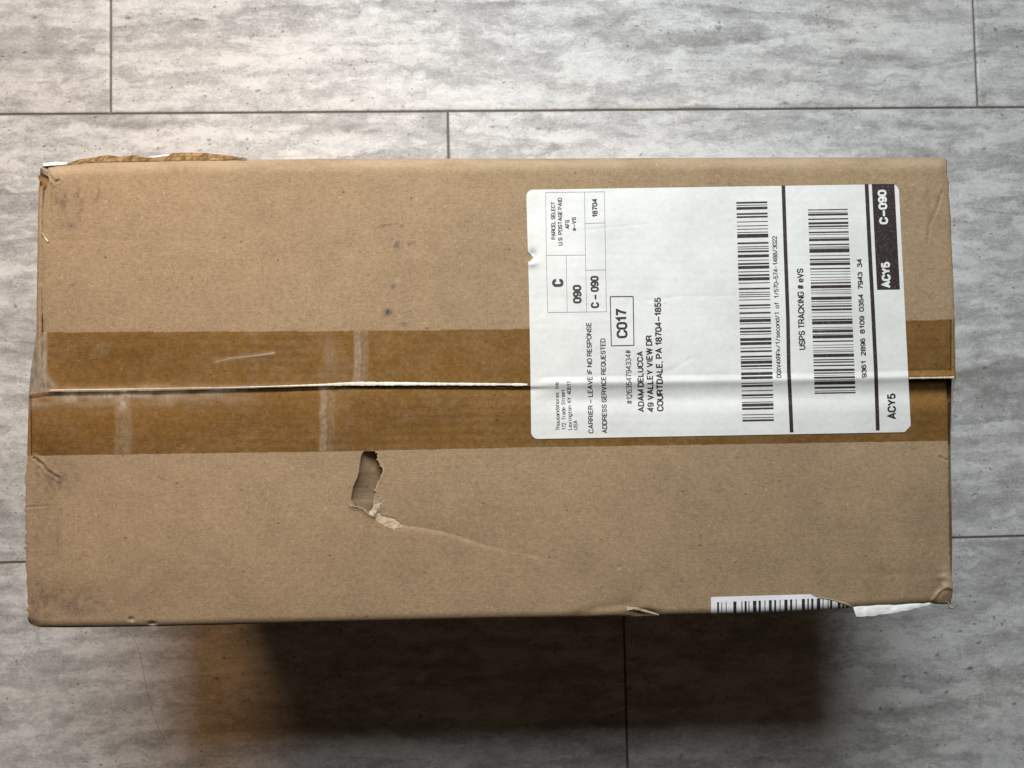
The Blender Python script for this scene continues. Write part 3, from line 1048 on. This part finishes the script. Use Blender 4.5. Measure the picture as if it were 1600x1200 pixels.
def build_label():
    TLc, TRc, BRc, BLc = np.array([822, 296.5]), np.array([1404, 287.5]), np.array([1423.5, 675]), np.array([830, 686])
    nx, ny = 330, 225
    u, v = np.meshgrid(np.linspace(0, 1, nx), np.linspace(0, 1, ny))
    # pull the square grid into rounded corners (radius in label fractions)
    Wd, Hd, r = 590.0, 390.0, 11.0
    a, b = u * Wd, v * Hd
    for (cx, cy, sx, sy, cut) in ((r, r, -1, -1, 0), (Wd - r, r, 1, -1, 0), (r, Hd - r, -1, 1, 0), (Wd - 10, Hd - 10, 1, 1, 1)):
        rr = 10.0 if cut else r
        dx, dy = (a - cx) * sx, (b - cy) * sy
        m = (dx > 0) & (dy > 0)
        inf = np.maximum(dx, dy)
        L = (np.abs(dx) + np.abs(dy)) if cut else np.hypot(dx, dy)
        k = np.where(m & (L > 0), inf / np.maximum(L, 1e-9), 1.0)
        a = np.where(m, cx + sx * dx * k, a)
        b = np.where(m, cy + sy * dy * k, b)
    # nick in the left edge
    nick = gauss(a * 0, b, 0, 104, 1, 6)
    a = a + 10 * np.where((b > 96) & (b < 112), (1 - np.abs(b - 106) / 9.0).clip(0, 1), 0) * np.exp(-a / 9.0) * 0.9
    u, v = a / Wd, b / Hd
    P = ((1 - u) * (1 - v))[..., None] * TLc + (u * (1 - v))[..., None] * TRc + (u * v)[..., None] * BRc + ((1 - u) * v)[..., None] * BLc
    X, Y = P[..., 0], P[..., 1]
    X = X + 1.2 * np.sin(v * math.pi) * (1 - u)
    Z = lab_h(X, Y) + 0.7 * gauss(X, Y, 833, 412, 7, 5) - 0.25 * gauss(X, Y, 832, 398, 6, 6)
    o = meshobj("shipping_label", place(X, Y, HTOP + Z / 1000), gridfaces(ny, nx), M_LABEL, box, BASE)
    o["label"] = "white shipping label with address and barcodes"
    return o


label = build_label()


def printed(name, X, Y, faces, mat=None, parent=None, dz=0.07):
    Z = lab_h(np.asarray(X, float), np.asarray(Y, float)) + dz
    return meshobj(name, place(X, Y, HTOP + Z / 1000), faces, mat or M_INK, parent or label, BASE, False)


def bars(name, quads, mat=None, nx=1, ny=1, dz=0.07):
    """quads of four pixel corners (tl, tr, br, bl)"""
    XX, YY, FF = [], [], []
    n0 = 0
    u, v = np.meshgrid(np.linspace(0, 1, nx + 1), np.linspace(0, 1, ny + 1))
    for q in quads:
        q = np.array(q, float)
        P = ((1 - u) * (1 - v))[..., None] * q[0] + (u * (1 - v))[..., None] * q[1] + (u * v)[..., None] * q[2] + ((1 - u) * v)[..., None] * q[3]
        XX.append(P[..., 0].ravel())
        YY.append(P[..., 1].ravel())
        FF.append(gridfaces(ny + 1, nx + 1) + n0)
        n0 += (nx + 1) * (ny + 1)
    return printed(name, np.concatenate(XX), np.concatenate(YY), np.concatenate(FF), mat, dz=dz)


def line(a, b, wd):
    a, b = np.array(a, float), np.array(b, float)
    d = (b - a) / np.hypot(*(b - a))
    n = np.array([-d[1], d[0]]) * wd / 2
    return [a + n, b + n, b - n, a - n]


# a narrow grotesque drawn as strokes: x and y run 0..1 inside each letter's own box
def arc(cx, cy, rx, ry, a0, a1, n=7):
    return [(cx + rx * math.cos(math.radians(a0 + (a1 - a0) * i / n)), cy + ry * math.sin(math.radians(a0 + (a1 - a0) * i / n)))
            for i in range(n + 1)]


def glyphs():
    R = 0.27
    top = lambda a0, a1: arc(.5, 1 - R, .5, R, a0, a1)
    bot = lambda a0, a1: arc(.5, R, .5, R, a0, a1)
    O = top(0, 180) + bot(180, 360) + [(1, 1 - R)]
    bowl = lambda y0, y1, x=.5: [(0, y1)] + arc(x, (y0 + y1) / 2, 1 - x, (y1 - y0) / 2, 90, -90) + [(0, y0)]
    g = {}
    g['A'] = (.62, [[(0, 0), (.5, 1), (1, 0)], [(.17, .30), (.83, .30)]])
    g['B'] = (.56, [[(0, 0), (0, 1)] + bowl(.53, 1, .55)[1:], bowl(0, .53, .52)])
    g['C'] = (.56, [[(1, .70)] + top(0, 180) + bot(180, 360) + [(1, .31)]])
    g['D'] = (.56, [[(0, 0), (0, 1), (.45, 1)] + arc(.45, .7, .55, .3, 90, 0) + arc(.45, .3, .55, .3, 0, -90) + [(0, 0)]])
    g['E'] = (.48, [[(1, 1), (0, 1), (0, 0), (1, 0)], [(0, .52), (.88, .52)]])
    g['F'] = (.46, [[(1, 1), (0, 1), (0, 0)], [(0, .50), (.86, .50)]])
    g['G'] = (.58, [[(1, .72)] + top(0, 180) + bot(180, 350) + [(1, .45), (.55, .45)]])
    g['H'] = (.56, [[(0, 0), (0, 1)], [(1, 0), (1, 1)], [(0, .52), (1, .52)]])
    g['I'] = (.10, [[(.5, 0), (.5, 1)]])
    g['K'] = (.58, [[(0, 0), (0, 1)], [(1, 1), (0, .40)], [(.32, .60), (1, 0)]])
    g['L'] = (.46, [[(0, 1), (0, 0), (1, 0)]])
    g['M'] = (.70, [[(0, 0), (0, 1), (.5, 0.05), (1, 1), (1, 0)]])
    g['N'] = (.58, [[(0, 0), (0, 1), (1, 0), (1, 1)]])
    g['O'] = (.58, [O])
    g['P'] = (.54, [[(0, 0), (0, 1)] + bowl(.45, 1, .5)[1:]])
    g['Q'] = (.58, [O, [(.58, .24), (1, -.02)]])
    g['R'] = (.56, [[(0, 0), (0, 1)] + bowl(.48, 1, .5)[1:], [(.5, .48), (.88, .36), (1, 0)]])
    g['S'] = (.54, [[(.96, .74)] + arc(.5, .76, .46, .24, 0, 180) + arc(.5, .70, .5, .22, 180, 235) + [(.5, .50)] + arc(.5, .27, .5, .27, 55, -180)])
    g['T'] = (.54, [[(0, 1), (1, 1)], [(.5, 1), (.5, 0)]])
    g['U'] = (.56, [[(0, 1)] + bot(180, 360) + [(1, 1)]])
    g['V'] = (.58, [[(0, 1), (.5, 0), (1, 1)]])
    g['W'] = (.84, [[(0, 1), (.25, 0), (.5, .98), (.75, 0), (1, 1)]])
    g['X'] = (.58, [[(0, 0), (1, 1)], [(0, 1), (1, 0)]])
    g['Y'] = (.58, [[(0, 1), (.5, .42), (1, 1)], [(.5, .42), (.5, 0)]])
    g['0'] = (.50, [O])
    g['1'] = (.30, [[(0, .74), (.45, .84), (.80, 1), (.80, 0)]])
    g['2'] = (.50, [arc(.5, .73, .5, .27, 170, -35) + [(.05, .10), (0, 0), (1, 0)]])
    g['3'] = (.50, [arc(.48, .76, .46, .24, 165, -70) + [(.40, .53)], [(.40, .53)] + arc(.48, .27, .52, .27, 75, -165)])
    g['4'] = (.52, [[(.78, 0), (.78, 1), (0, .28), (1, .28)]])
    g['5'] = (.50, [[(.92, 1), (.14, 1), (.06, .52)] + arc(.48, .31, .52, .31, 125, -160)])
    g['6'] = (.50, [arc(.5, .74, .5, .26, 20, 180) + arc(.5, .30, .5, .30, 180, 540, 14)])
    g['7'] = (.48, [[(0, 1), (1, 1), (.62, .55), (.38, 0)]])
    g['8'] = (.50, [arc(.5, .77, .44, .23, -90, 270, 14), arc(.5, .27, .5, .27, 90, 450, 14)])
    g['9'] = (.50, [arc(.5, .26, .5, .26, 200, 360) + arc(.5, .70, .5, .30, 0, 360, 14)])
    g['#'] = (.60, [[(.20, 0), (.36, 1)], [(.60, 0), (.76, 1)], [(0, .34), (.94, .34)], [(.06, .66), (1, .66)]])
    g['.'] = (.10, [[(.5, 0), (.5, .06)]])
    g[','] = (.10, [[(.6, .06), (.3, -.16)]])
    g['/'] = (.36, [[(0, -.04), (1, 1.04)]])
    g['\u2013'] = (.60, [[(0, .40), (1, .40)]])
    g['-'] = (.30, [[(0, .40), (1, .40)]])
    x = .70
    r = .24
    o = arc(.5, x - r, .5, r, 0, 180) + arc(.5, r, .5, r, 180, 360) + [(1, x - r)]
    g['o'] = (.46, [o])
    g['c'] = (.44, [arc(.5, x - r, .5, r, 10, 180) + arc(.5, r, .5, r, 180, 350)])
    g['e'] = (.46, [[(0, .37), (1, .37)] + arc(.5, x - r, .5, r, 0, 180) + arc(.5, r, .5, r, 180, 335)])
    g['n'] = (.44, [[(0, 0), (0, x)], [(0, x - r)] + arc(.5, x - r, .5, r, 180, 0) + [(1, 0)]])
    g['h'] = (.44, [[(0, 0), (0, 1)], [(0, x - r)] + arc(.5, x - r, .5, r, 180, 0) + [(1, 0)]])
    g['u'] = (.44, [[(0, x)] + arc(.5, r, .5, r, 180, 360) + [(1, x)], [(1, r), (1, 0)]])
    g['s'] = (.40, [arc(.5, .53, .46, .17, 15, 180) + [(.5, .36)] + arc(.5, .18, .5, .18, 60, -165)])
    g['a'] = (.44, [arc(.5, x - .2, .46, .2, 165, 0) + [(1, 0)], arc(.5, .2, .5, .2, 0, 360, 12)])
    g['d'] = (.46, [o, [(1, 0), (1, 1)]])
    g['g'] = (.46, [o, [(1, x), (1, -.08)] + arc(.5, -.05, .5, .2, 0, -160)])
    g['r'] = (.30, [[(0, 0), (0, x)], arc(.75, x - .28, .75, .28, 180, 75)])
    g['t'] = (.30, [[(.4, 1 - .08), (.4, .18)] + arc(.85, .18, .45, .18, 180, 280), [(0, x), (1, x)]])
    g['i'] = (.10, [[(.5, 0), (.5, x)], [(.5, .92), (.5, 1)]])
    g['x'] = (.46, [[(0, 0), (1, x)], [(0, x), (1, 0)]])
    g['f'] = (.30, [arc(.95, .80, .5, .2, 75, 180) + [(.45, 0)], [(0, x), (1, x)]])
    g['k'] = (.46, [[(0, 0), (0, 1)], [(.95, x), (0, .24)], [(.36, .42), (1, 0)]])
    return g


GLYPH = glyphs()


def stroke(P, t):
    """flat ribbon of width t along pixel points, mitred"""
    P = np.array(P, float)
    keep = np.concatenate([[True], np.hypot(*np.diff(P, axis=0).T) > 1e-4])
    P = P[keep]
    closed = np.hypot(*(P[0] - P[-1])) < 1e-3
    D = np.diff(P, axis=0)
    D /= np.hypot(D[:, 0], D[:, 1])[:, None]
    N = np.stack([-D[:, 1], D[:, 0]], -1)
    a = np.vstack([N[-1] if closed else N[0], N])
    b = np.vstack([N, N[0] if closed else N[-1]])
    m = a + b
    m /= np.maximum(np.hypot(m[:, 0], m[:, 1]), 1e-6)[:, None]
    c = np.maximum((m * a).sum(1), 0.45)
    off = m * (t / 2 / c)[:, None]
    if not closed:
        P = P.copy()
        P[0] -= D[0] * t * 0.06
        P[-1] += D[-1] * t * 0.06
    n = len(P)
    V = np.concatenate([P + off, P - off])
    i = np.arange(n - 1)
    return V, np.stack([i, i + 1, i + 1 + n, i + n], -1)


def text(s, p0, p1, cap, weight=0.13, mat=None, name="printed_text", dz=0.07, gap=0.15, space=0.30, mono=None):
    p0, p1 = np.array(p0, float), np.array(p1, float)
    x = 0.0
    cells = []
    for ch in s:
        if ch == ' ':
            x += (mono + gap) if mono else space
            continue
        wd, st = GLYPH[ch]
        if mono:
            cells.append((x + (mono - min(wd, mono)) / 2, min(wd, mono), st))
            x += mono + gap
        else:
            cells.append((x, wd, st))
            x += wd + gap + weight * 0.4
    total = cells[-1][0] + cells[-1][1]
    x_0 = cells[0][0]
    L = np.hypot(*(p1 - p0))
    d = (p1 - p0) / L
    up = np.array([d[1], -d[0]])
    t = weight * cap * 1.12
    k = (L - t) / (total - x_0)
    VV, FF = [], []
    n0 = 0
    for cx, wd, st in cells:
        for path in st:
            q = np.array(path, float)
            along = t / 2 + (cx - x_0 + q[:, 0] * wd) * k
            hi = t / 2 + q[:, 1] * (cap - t)
            P = p0 + along[:, None] * d + hi[:, None] * up
            Q = [P[:1]]                                  # short steps, so that the print follows the paper
            for a, b in zip(P[:-1], P[1:]):
                m = max(1, int(np.ceil(np.hypot(*(b - a)) / 1.6)))
                Q.append(a + (b - a) * (np.arange(1, m + 1) / m)[:, None])
            P = np.concatenate(Q)
            V, F = stroke(P, t)
            VV.append(V)
            FF.append(F + n0)
            n0 += len(V)
    V = np.concatenate(VV)
    return printed(name, V[:, 0], V[:, 1], np.concatenate(FF), mat, dz=dz)


def z1(x, y): return (810 + x / 5.715, 280 + y / 5.715)
def z2(x, y): return (810 + x / 5.715, 480 + y / 5.715)
def z3(x, y): return (960 + x / 4.8, 440 + y / 4.8)
def z6(x, y): return (1230 + x / 5.715, 280 + y / 5.715)
def z7(x, y): return (1230 + x / 5.715, 480 + y / 5.715)


text("PARCEL SELECT", z1(333, 538), z1(329, 200), 6.8, 0.17)
text("U.S. POSTAGE PAID", z1(395, 592), z1(390, 165), 7.0, 0.17)
text("AFS", z1(457, 443), z1(456, 362), 7.0, 0.17)
text("e\u2013VS", z1(516, 460), z1(514, 337), 6.8, 0.17)
text("18704", z1(709, 340), z1(706, 172), 8.6, 0.19)
text("C", z1(405, 960), z1(403, 888), 18.2, 0.22)
text("090", z1(566, 1108), z1(562, 942), 13.8, 0.21)
text("C \u2013 090", z1(722, 1150), z1(717, 862), 13.2, 0.20)
text("Thousandshores Inc", z2(372, 1100), z2(360, 662), 6.6, 0.125, mono=0.44)
text("172 Trade Street", z2(426, 1095), z2(415, 735), 6.6, 0.125, mono=0.44)
text("Lexington KY 40511", z2(480, 1095), z2(469, 662), 6.6, 0.125, mono=0.44)
text("USA", z2(530, 1095), z2(527, 1010), 6.6, 0.125, mono=0.44)
text("CARRIER \u2013 LEAVE IF NO RESPONSE", z2(672, 1125), z2(652, 135), 8.2, 0.155)
text("ADDRESS SERVICE REQUESTED", z2(795, 1125), z2(777, 278), 8.2, 0.155)
text("C017", z2(977, 275), z2(970, 12), 17.6, 0.18)
text("#126354794334#", z2(1018, 865), z2(1005, 378), 9.0, 0.115)
text("ADAM DELUCCA", z3(225, 978), z3(215, 520), 9.8, 0.18)
text("49 VALLEY VIEW DR", z3(297, 978), z3(283, 402), 10.2, 0.18)
text("COURTDALE, PA 18704\u20131855", z3(370, 972), z3(350, 118), 10.6, 0.18)
text("DQXV4XRFk/1/second/1 of 1/570\u2013574\u20131488/3022", (1221, 590), (1214, 368.5), 7.6, 0.14, mono=0.46)
text("USPS TRACKING # eVS", z7(165, 380), z6(145, 795), 10.6, 0.16)
text("9361 2896 8109 0354 7943 34", z7(712, 630), z6(668, 708), 8.1, 0.19, mono=0.50)
text("ACY5", z7(975, 1000), z7(969, 768), 13.6, 0.18)

# thin table rules
TH = 0.75
rules = [line(z1(243, 118), z1(768, 112), TH), line(z1(262, 1190), z1(786, 1183), TH), line(z1(243, 118), z1(250, 678), TH),
         line(z1(250, 678), z1(262, 1190), TH), line(z1(768, 112), z1(786, 1183), TH), line(z1(590, 115), z1(599, 678), TH),
         line(z1(599, 678), z1(609, 1186), TH), line(z1(427, 677), z1(436, 1188), TH), line(z1(250, 680), z1(599, 677), TH),
         line(z1(603, 813), z1(780, 809), TH), line(z1(595, 395), z1(771, 390), TH)]
bars("table_rules", rules, M_INKTHIN, 12, 1, 0.06)
bx = [(953.6, 463.5), (989.3, 463.2), (990.6, 539.6), (955.2, 540.4)]
bars("code_frame", [line(bx[0], bx[1], 1.5), line(bx[1], bx[2], 1.5), line(bx[2], bx[3], 1.5), line(bx[3], bx[0], 1.5)], M_INK, 14, 1)


def thick(pts, wd):
    return [line(pts[i], pts[i + 1], wd) for i in range(len(pts) - 1)]


bars("divider_bar", thick([(1224.0, 290), (1227.5, 395), (1231.2, 500), (1232.6, 580), (1234.2, 612), (1237.0, 675.6)], 5.8), M_INK, 16, 1)
bars("divider_bar", thick([(1354.0, 287.6), (1359.2, 395), (1363.8, 480), (1368.6, 580), (1369.6, 612), (1371.6, 672.5)], 6.0), M_INK, 16, 1)
bars("black_block", [[z6(755, 42), z6(957, 43), z6(1007, 985), z6(803, 988)]], M_INK, 8, 20)
text("ACY5", z6(927, 970), z6(918, 735), 14.0, 0.21, M_WHITEINK, dz=0.13)
text("C\u2013090", z6(903, 400), z6(885, 92), 14.0, 0.21, M_WHITEINK, dz=0.13)

# barcodes: bar centres and widths
B1a = [(104, 18), (130, 8), (159, 28), (215, 18), (245, 18), (293, 8), (333, 8), (366, 8), (397, 8), (432, 40), (504, 18), (540, 8), (560, 8),
       (586, 18), (631, 30), (673, 8), (708, 18), (743, 32), (786, 9), (821, 18), (857, 32), (898, 9), (954, 18), (991, 8), (1012, 8), (1032, 8),
       (1064, 8), (1118, 18), (1146, 9)]
B1b = [(56, 18), (102, 8), (131, 32), (162, 8), (208, 18), (240, 18), (266, 8), (317, 30), (358, 30), (401, 9), (435, 18), (487, 18), (514, 8),
       (543, 32), (580, 20), (607, 8), (656, 30), (696, 28), (749, 8), (776, 20), (823, 8), (868, 20), (894, 8), (937, 8), (965, 32), (1001, 20),
       (1060, 8), (1091, 8), (1117, 20)]
rows = [(300 + c / 6.32, t / 6.32) for c, t in B1a] + [(480 + c / 6.32, t / 6.32) for c, t in B1b]
q = []
for yc, t in rows:
    f = (yc - 315) / (658 - 315)
    xl, xr = 1150.4 + 9.7 * f, 1198.9 + 10.4 * f
    t *= 0.94
    q.append([(xl, yc + .5 - t / 2), (xr, yc - .5 - t / 2), (xr, yc - .5 + t / 2), (xl, yc + .5 + t / 2)])
bars("barcode", q, M_INK, 6, 1)
B2a = [(272, 9), (295, 5), (314, 20), (355, 12), (392, 20), (420, 14), (440, 5), (473, 13), (493, 5), (521, 5), (540, 22), (583, 12), (603, 4),
       (613, 4), (622, 4), (640, 30), (682, 6), (715, 14), (735, 5), (756, 24), (798, 12), (825, 5), (848, 5), (876, 5), (900, 5), (925, 13),
       (959, 28), (988, 6), (1008, 4), (1022, 4), (1062, 28), (1090, 7), (1112, 5), (1133, 14), (1163, 18), (1190, 5)]
B2b = [(82, 5), (110, 14), (137, 30), (180, 5), (196, 5), (214, 22), (240, 5), (262, 30), (303, 12), (337, 5), (360, 5), (383, 5), (398, 6),
       (430, 30), (468, 10), (490, 12), (520, 12), (560, 20), (587, 12), (606, 5), (627, 18), (650, 6), (675, 30), (717, 18), (747, 5), (765, 12)]
rows = [(280 + c / 5.715, t / 5.715) for c, t in B2a] + [(480 + c / 5.715, t / 5.715) for c, t in B2b]
q = []
for yc, t in rows:
    f = (yc - 326.4) / (615.6 - 326.4)
    xl, xr = 1262.4 + 10.6 * f, 1324.6 + 12.3 * f
    t *= 0.96
    q.append([(xl, yc + .5 - t / 2), (xr, yc - .5 - t / 2), (xr, yc - .5 + t / 2), (xl, yc + .5 + t / 2)])
bars("barcode", q, M_INK, 6, 1)


# ------------------------------------------------------------------ barcode sticker folded over the lower edge
def s8(x, y): return (1090 + x / 3.81, 900 + y / 3.81)


def board_h(X, Y):
    return flap_height(np.asarray(X, float), np.asarray(Y, float), False)


def build_sticker():
    xs = np.linspace(1111, 1338, 120)
    topy = np.interp(xs, [1111, 1268.5, 1284, 1300, 1318, 1333, 1338], [932.8, 928.3, 934.1, 936.5, 941, 948.6, 950]) + 0.5 * vnoise(xs / 4, xs * 0, 80) * (xs > 1269)
    boty = BOTE(xs) - 0.3
    topy = np.minimum(topy, boty - 0.4)
    nv = 26
    V = np.linspace(0, 1, nv)
    X = np.repeat(xs[None], nv, 0)
    Y = topy[None] + V[:, None] * (boty - topy)[None]
    Z = board_h(X, Y) + 0.12
    P = place(X, Y, HTOP + Z / 1000)
    # and on down the wall
    rows = [P]
    last = P[-1]
    for r in range(1, 12):
        t = last.copy()
        t[:, 2] -= 0.0024 * r
        t[:, 1] -= 0.00025
        rows.append(t[None])
    P = np.concatenate(rows, 0)
    o = meshobj("barcode_sticker", P, gridfaces(P.shape[0], P.shape[1]), M_STICKER, box, BASE)
    o["label"] = "white barcode sticker folded over the edge"
    XX = []
    lst = [(122, 12), (144, 5), (170, 5), (222, 20), (264, 6), (286, 13), (306, 6), (340, 22), (370, 14), (401, 6), (433, 18), (462, 12), (491, 6),
           (526, 20), (557, 14), (587, 6), (630, 20), (658, 10), (683, 14), (720, 22), (747, 6), (777, 6), (795, 14), (843, 18), (868, 12), (890, 16)]
    vs_, fs = [], []
    n0 = 0
    for xc, wd in lst:
        x = 1090 + xc / 3.81
        h = wd / 3.81 / 2 * 0.95
        ty = max(900 + np.interp(xc, [100, 700, 1000], [156, 134, 122]) / 3.81, np.interp(x, xs, topy) + 0.6)
        by = float(BOTE(x)) - 0.3
        yy = np.linspace(ty, by, 14)
        if by - ty < 0.5:
            continue
        Xb = np.stack([np.full(14, x - h), np.full(14, x + h)], -1)
        Yb = np.stack([yy, yy], -1)
        Zb = board_h(Xb, Yb) + 0.20
        Pb = place(Xb, Yb, HTOP + Zb / 1000)
        rws = [Pb]
        for r in range(1, 9):
            t = Pb[-1].copy()
            t[:, 2] -= 0.0024 * r
            t[:, 1] -= 0.00040
            rws.append(t[None])
        Pb = np.concatenate(rws, 0)
        vs_.append(Pb.reshape(-1, 3))
        fs.append(gridfaces(Pb.shape[0], 2) + n0)
        n0 += Pb.shape[0] * 2
    meshobj("barcode", np.concatenate(vs_), np.concatenate(fs), M_INK, o, BASE, False)
    # torn strip curling away beyond the edge
    tx = np.linspace(0, 1, 70)
    up = np.array([s8(925, 183), s8(1010, 168), s8(1150, 156), s8(1300, 152), s8(1440, 150)])
    dn = np.array([s8(945, 240), s8(1030, 239), s8(1200, 214), s8(1330, 185), s8(1442, 154)])
    k = np.linspace(0, 1, 5)
    ux, uy = np.interp(tx, k, up[:, 0]), np.interp(tx, k, up[:, 1])
    dxx, dyy = np.interp(tx, k, dn[:, 0]), np.interp(tx, k, dn[:, 1])
    dyy = dyy + 0.7 * vnoise(tx * 26, tx * 0, 82)
    A = np.linspace(0, 1, 14)
    X = ux[None] * (1 - A[:, None]) + dxx[None] * A[:, None]
    Y = uy[None] * (1 - A[:, None]) + dyy[None] * A[:, None]
    Z = -1.6 + 1.5 * A[:, None] - 1.1 * A[:, None] ** 2 + 0.35 * vnoise(X / 9, Y / 9, 83) + 0 * X
    meshobj("torn_strip", place(X, Y, HTOP + Z / 1000), gridfaces(14, 70), M_TORN, o, BASE)
    # thin torn rim between the two
    ribbon([s8(678, 108), s8(740, 130), s8(790, 139), s8(830, 150), s8(880, 165), s8(928, 188)], [0.8, 1.6, 1.4, 2.6, 2.8, 2.2],
           lambda X, Y: board_h(X, np.minimum(Y, BOTE(X) - 1)) + 0.35, M_PULP, "torn_rim", o, 84, 0.6, 0.3, 70, 5)
    return o


build_sticker()


# ------------------------------------------------------------------ torn scraps
def sheet(outline_a, outline_b, z0, curl, mat, name, parent, na=80, nb=8, seed=0, rag=0.4):
    """a torn ply between two pixel lines; b is the free edge"""
    a, b = np.array(outline_a, float), np.array(outline_b, float)
    ta = np.linspace(0, 1, na)

    def along(p):
        s = np.concatenate([[0], np.cumsum(np.hypot(*np.diff(p, axis=0).T))])
        return np.interp(ta * s[-1], s, p[:, 0]), np.interp(ta * s[-1], s, p[:, 1])
    ax, ay = along(a)
    bx_, by_ = along(b)
    by_ = by_ + rag * vnoise(ta * 30, ta * 0, seed)
    B = np.linspace(0, 1, nb)[:, None]
    X = ax[None] * (1 - B) + bx_[None] * B
    Y = ay[None] * (1 - B) + by_[None] * B
    Z = z0 + curl * B ** 1.5 + 0.3 * vnoise(X / 8, Y / 5, seed + 1)
    return meshobj(name, place(X, Y, HTOP + Z / 1000), gridfaces(nb, na), mat, parent, BASE)


def c4(x, y): return (x / 4.0, 200 + y / 4.0)


sheet([c4(405, 232), c4(600, 212), c4(900, 208), c4(1200, 204), c4(1540, 196)],
      [c4(408, 226), c4(500, 195), c4(600, 181), c4(670, 168), c4(740, 178), c4(800, 176), c4(850, 168), c4(890, 181), c4(960, 185), c4(1050, 172),
       c4(1080, 156), c4(1180, 153), c4(1300, 158), c4(1420, 170), c4(1545, 189)],
      -3.2, -3.2, M_INNER, "torn_liner", box, 160, 10, 90, 0.35)
sheet([c4(268, 236), c4(340, 232), c4(420, 226)], [c4(272, 221), c4(350, 211), c4(418, 214)], -3.0, -1.0, M_TORN, "torn_scrap", box, 30, 6, 92, 0.3)
sheet([c4(900, 192), c4(1060, 184)], [c4(915, 182), c4(1058, 162)], -7.0, -1.0, M_TORN, "torn_scrap", box, 24, 5, 93, 0.3)
# little brown tab bent out of the upper-left corner
sheet([(77, 280.5), (75, 288), (64, 290)], [(58.5, 272.5), (60, 278), (63, 287)], -1.2, 1.6, M_TAB, "torn_tab", flap_u, 24, 10, 94, 0.3)
sheet([(76, 276), (71, 264)], [(63.5, 268), (66, 260)], -2.4, 0.6, M_SIDE, "torn_tab", flap_u, 24, 8, 95, 0.5)
# frayed pulp in the gash
sheet([(588, 762), (589.5, 771), (597, 784), (590, 796)], [(585, 768), (584, 778), (583, 790), (582, 800)], -0.2, -2.2, M_PULP, "frayed_ply", flap_d, 50, 10, 96, 1.3)
sheet([(589, 797), (583, 806), (577, 803)], [(585, 790), (580, 797), (576, 800)], 0.1, -0.8, M_PULP, "frayed_ply", flap_d, 30, 8, 97, 0.8)
ribbon([(549, 790), (555, 792), (562, 792.5), (569, 796.5), (575, 802.5)], [0.8, 1.4, 1.1, 1.9, 1.6], lambda X, Y: board_h(X, Y + 2.5) + 0.45, M_PULP, "frayed_ply", flap_d, 98, 0.6, 0.2, 50, 4)
# lip of the dent in the lower edge
sheet([(979, 946), (992, 948), (1012, 953.5), (1030, 960)], [(979.5, 954), (990, 952), (1008, 956), (1029, 961)], -0.6, 0.1, M_PULP, "torn_lip", flap_d, 50, 6, 99, 0.5)
# fluff at the crushed right corner
ribbon([(1457, 939), (1470, 938.5), (1479, 940), (1483, 944), (1485, 948)], [1.0, 1.2, 1.6, 1.8, 1.4], -2.4, M_PULP, "frayed_ply", flap_d, 100, 0.5, 0.4, 50, 5)
ribbon([(1484, 946), (1486, 950), (1490, 949), (1491, 945.5)], [3.5, 6, 4, 1.5], -2.8, M_PULP, "frayed_ply", flap_d, 101, 0.5, 0.9, 40, 6)
ribbon([(1474, 916), (1481, 917.5), (1487, 918.5), (1491, 923), (1493.5, 928)], [1.2, 1.6, 1.4, 1.6, 0.8], -0.6, M_PULP, "frayed_ply", flap_d, 102, 0.5, 0.4, 50, 5)
# nick of loose paper on the left end
ribbon([(65.5, 363), (70, 371), (74.5, 377)], [1.0, 1.5, 2.6], lambda X, Y: flap_height(X, Y, True) + 0.5, M_EDGE, "loose_fibre", flap_u, 103, 0.4, 0.3, 30, 4)


# ------------------------------------------------------------------ a hair on the floor
def build_hair():
    p = np.array([(200, 987), (212, 1002), (220, 1025), (226, 1062), (232, 1090), (240, 1120), (252, 1147), (262, 1165)], float)
    t = np.linspace(0, len(p) - 1, 60)
    X = np.interp(t, np.arange(len(p)), p[:, 0])
    Y = np.interp(t, np.arange(len(p)), p[:, 1])
    ker = np.ones(9) / 9
    X = np.concatenate([X[:4], np.convolve(X, ker, 'valid'), X[-4:]])
    Y = np.concatenate([Y[:4], np.convolve(Y, ker, 'valid'), Y[-4:]])
    C = place(X, Y, 0.00012)
    r = 0.00009
    D = np.gradient(C, axis=0)
    D /= np.linalg.norm(D, axis=1)[:, None]
    N = np.stack([-D[:, 1], D[:, 0], D[:, 2] * 0], -1)
    Z = np.array([0, 0, 1.0])
    ring = [C + r * (math.cos(a) * N + math.sin(a) * Z) for a in np.linspace(0, 2 * math.pi, 7)[:6]]
    V = np.stack(ring, 1)
    n = len(C)
    F = []
    for i in range(n - 1):
        for j in range(6):
            a, b = i * 6 + j, i * 6 + (j + 1) % 6
            F.append((a, b, b + 6, a + 6))
    k = NT("dark_hair")
    m = k.out(k.bsdf(rgb(0.07, 0.065, 0.06), 0.5, 0.3))
    base = C.mean(0) * np.array([1, 1, 0])
    o = meshobj("hair", V.reshape(-1, 3), np.array(F), m, None, base)
    o.location = tuple(base)
    o["label"] = "thin dark hair lying on a grey floor tile"
    o["category"] = "hair"


build_hair()
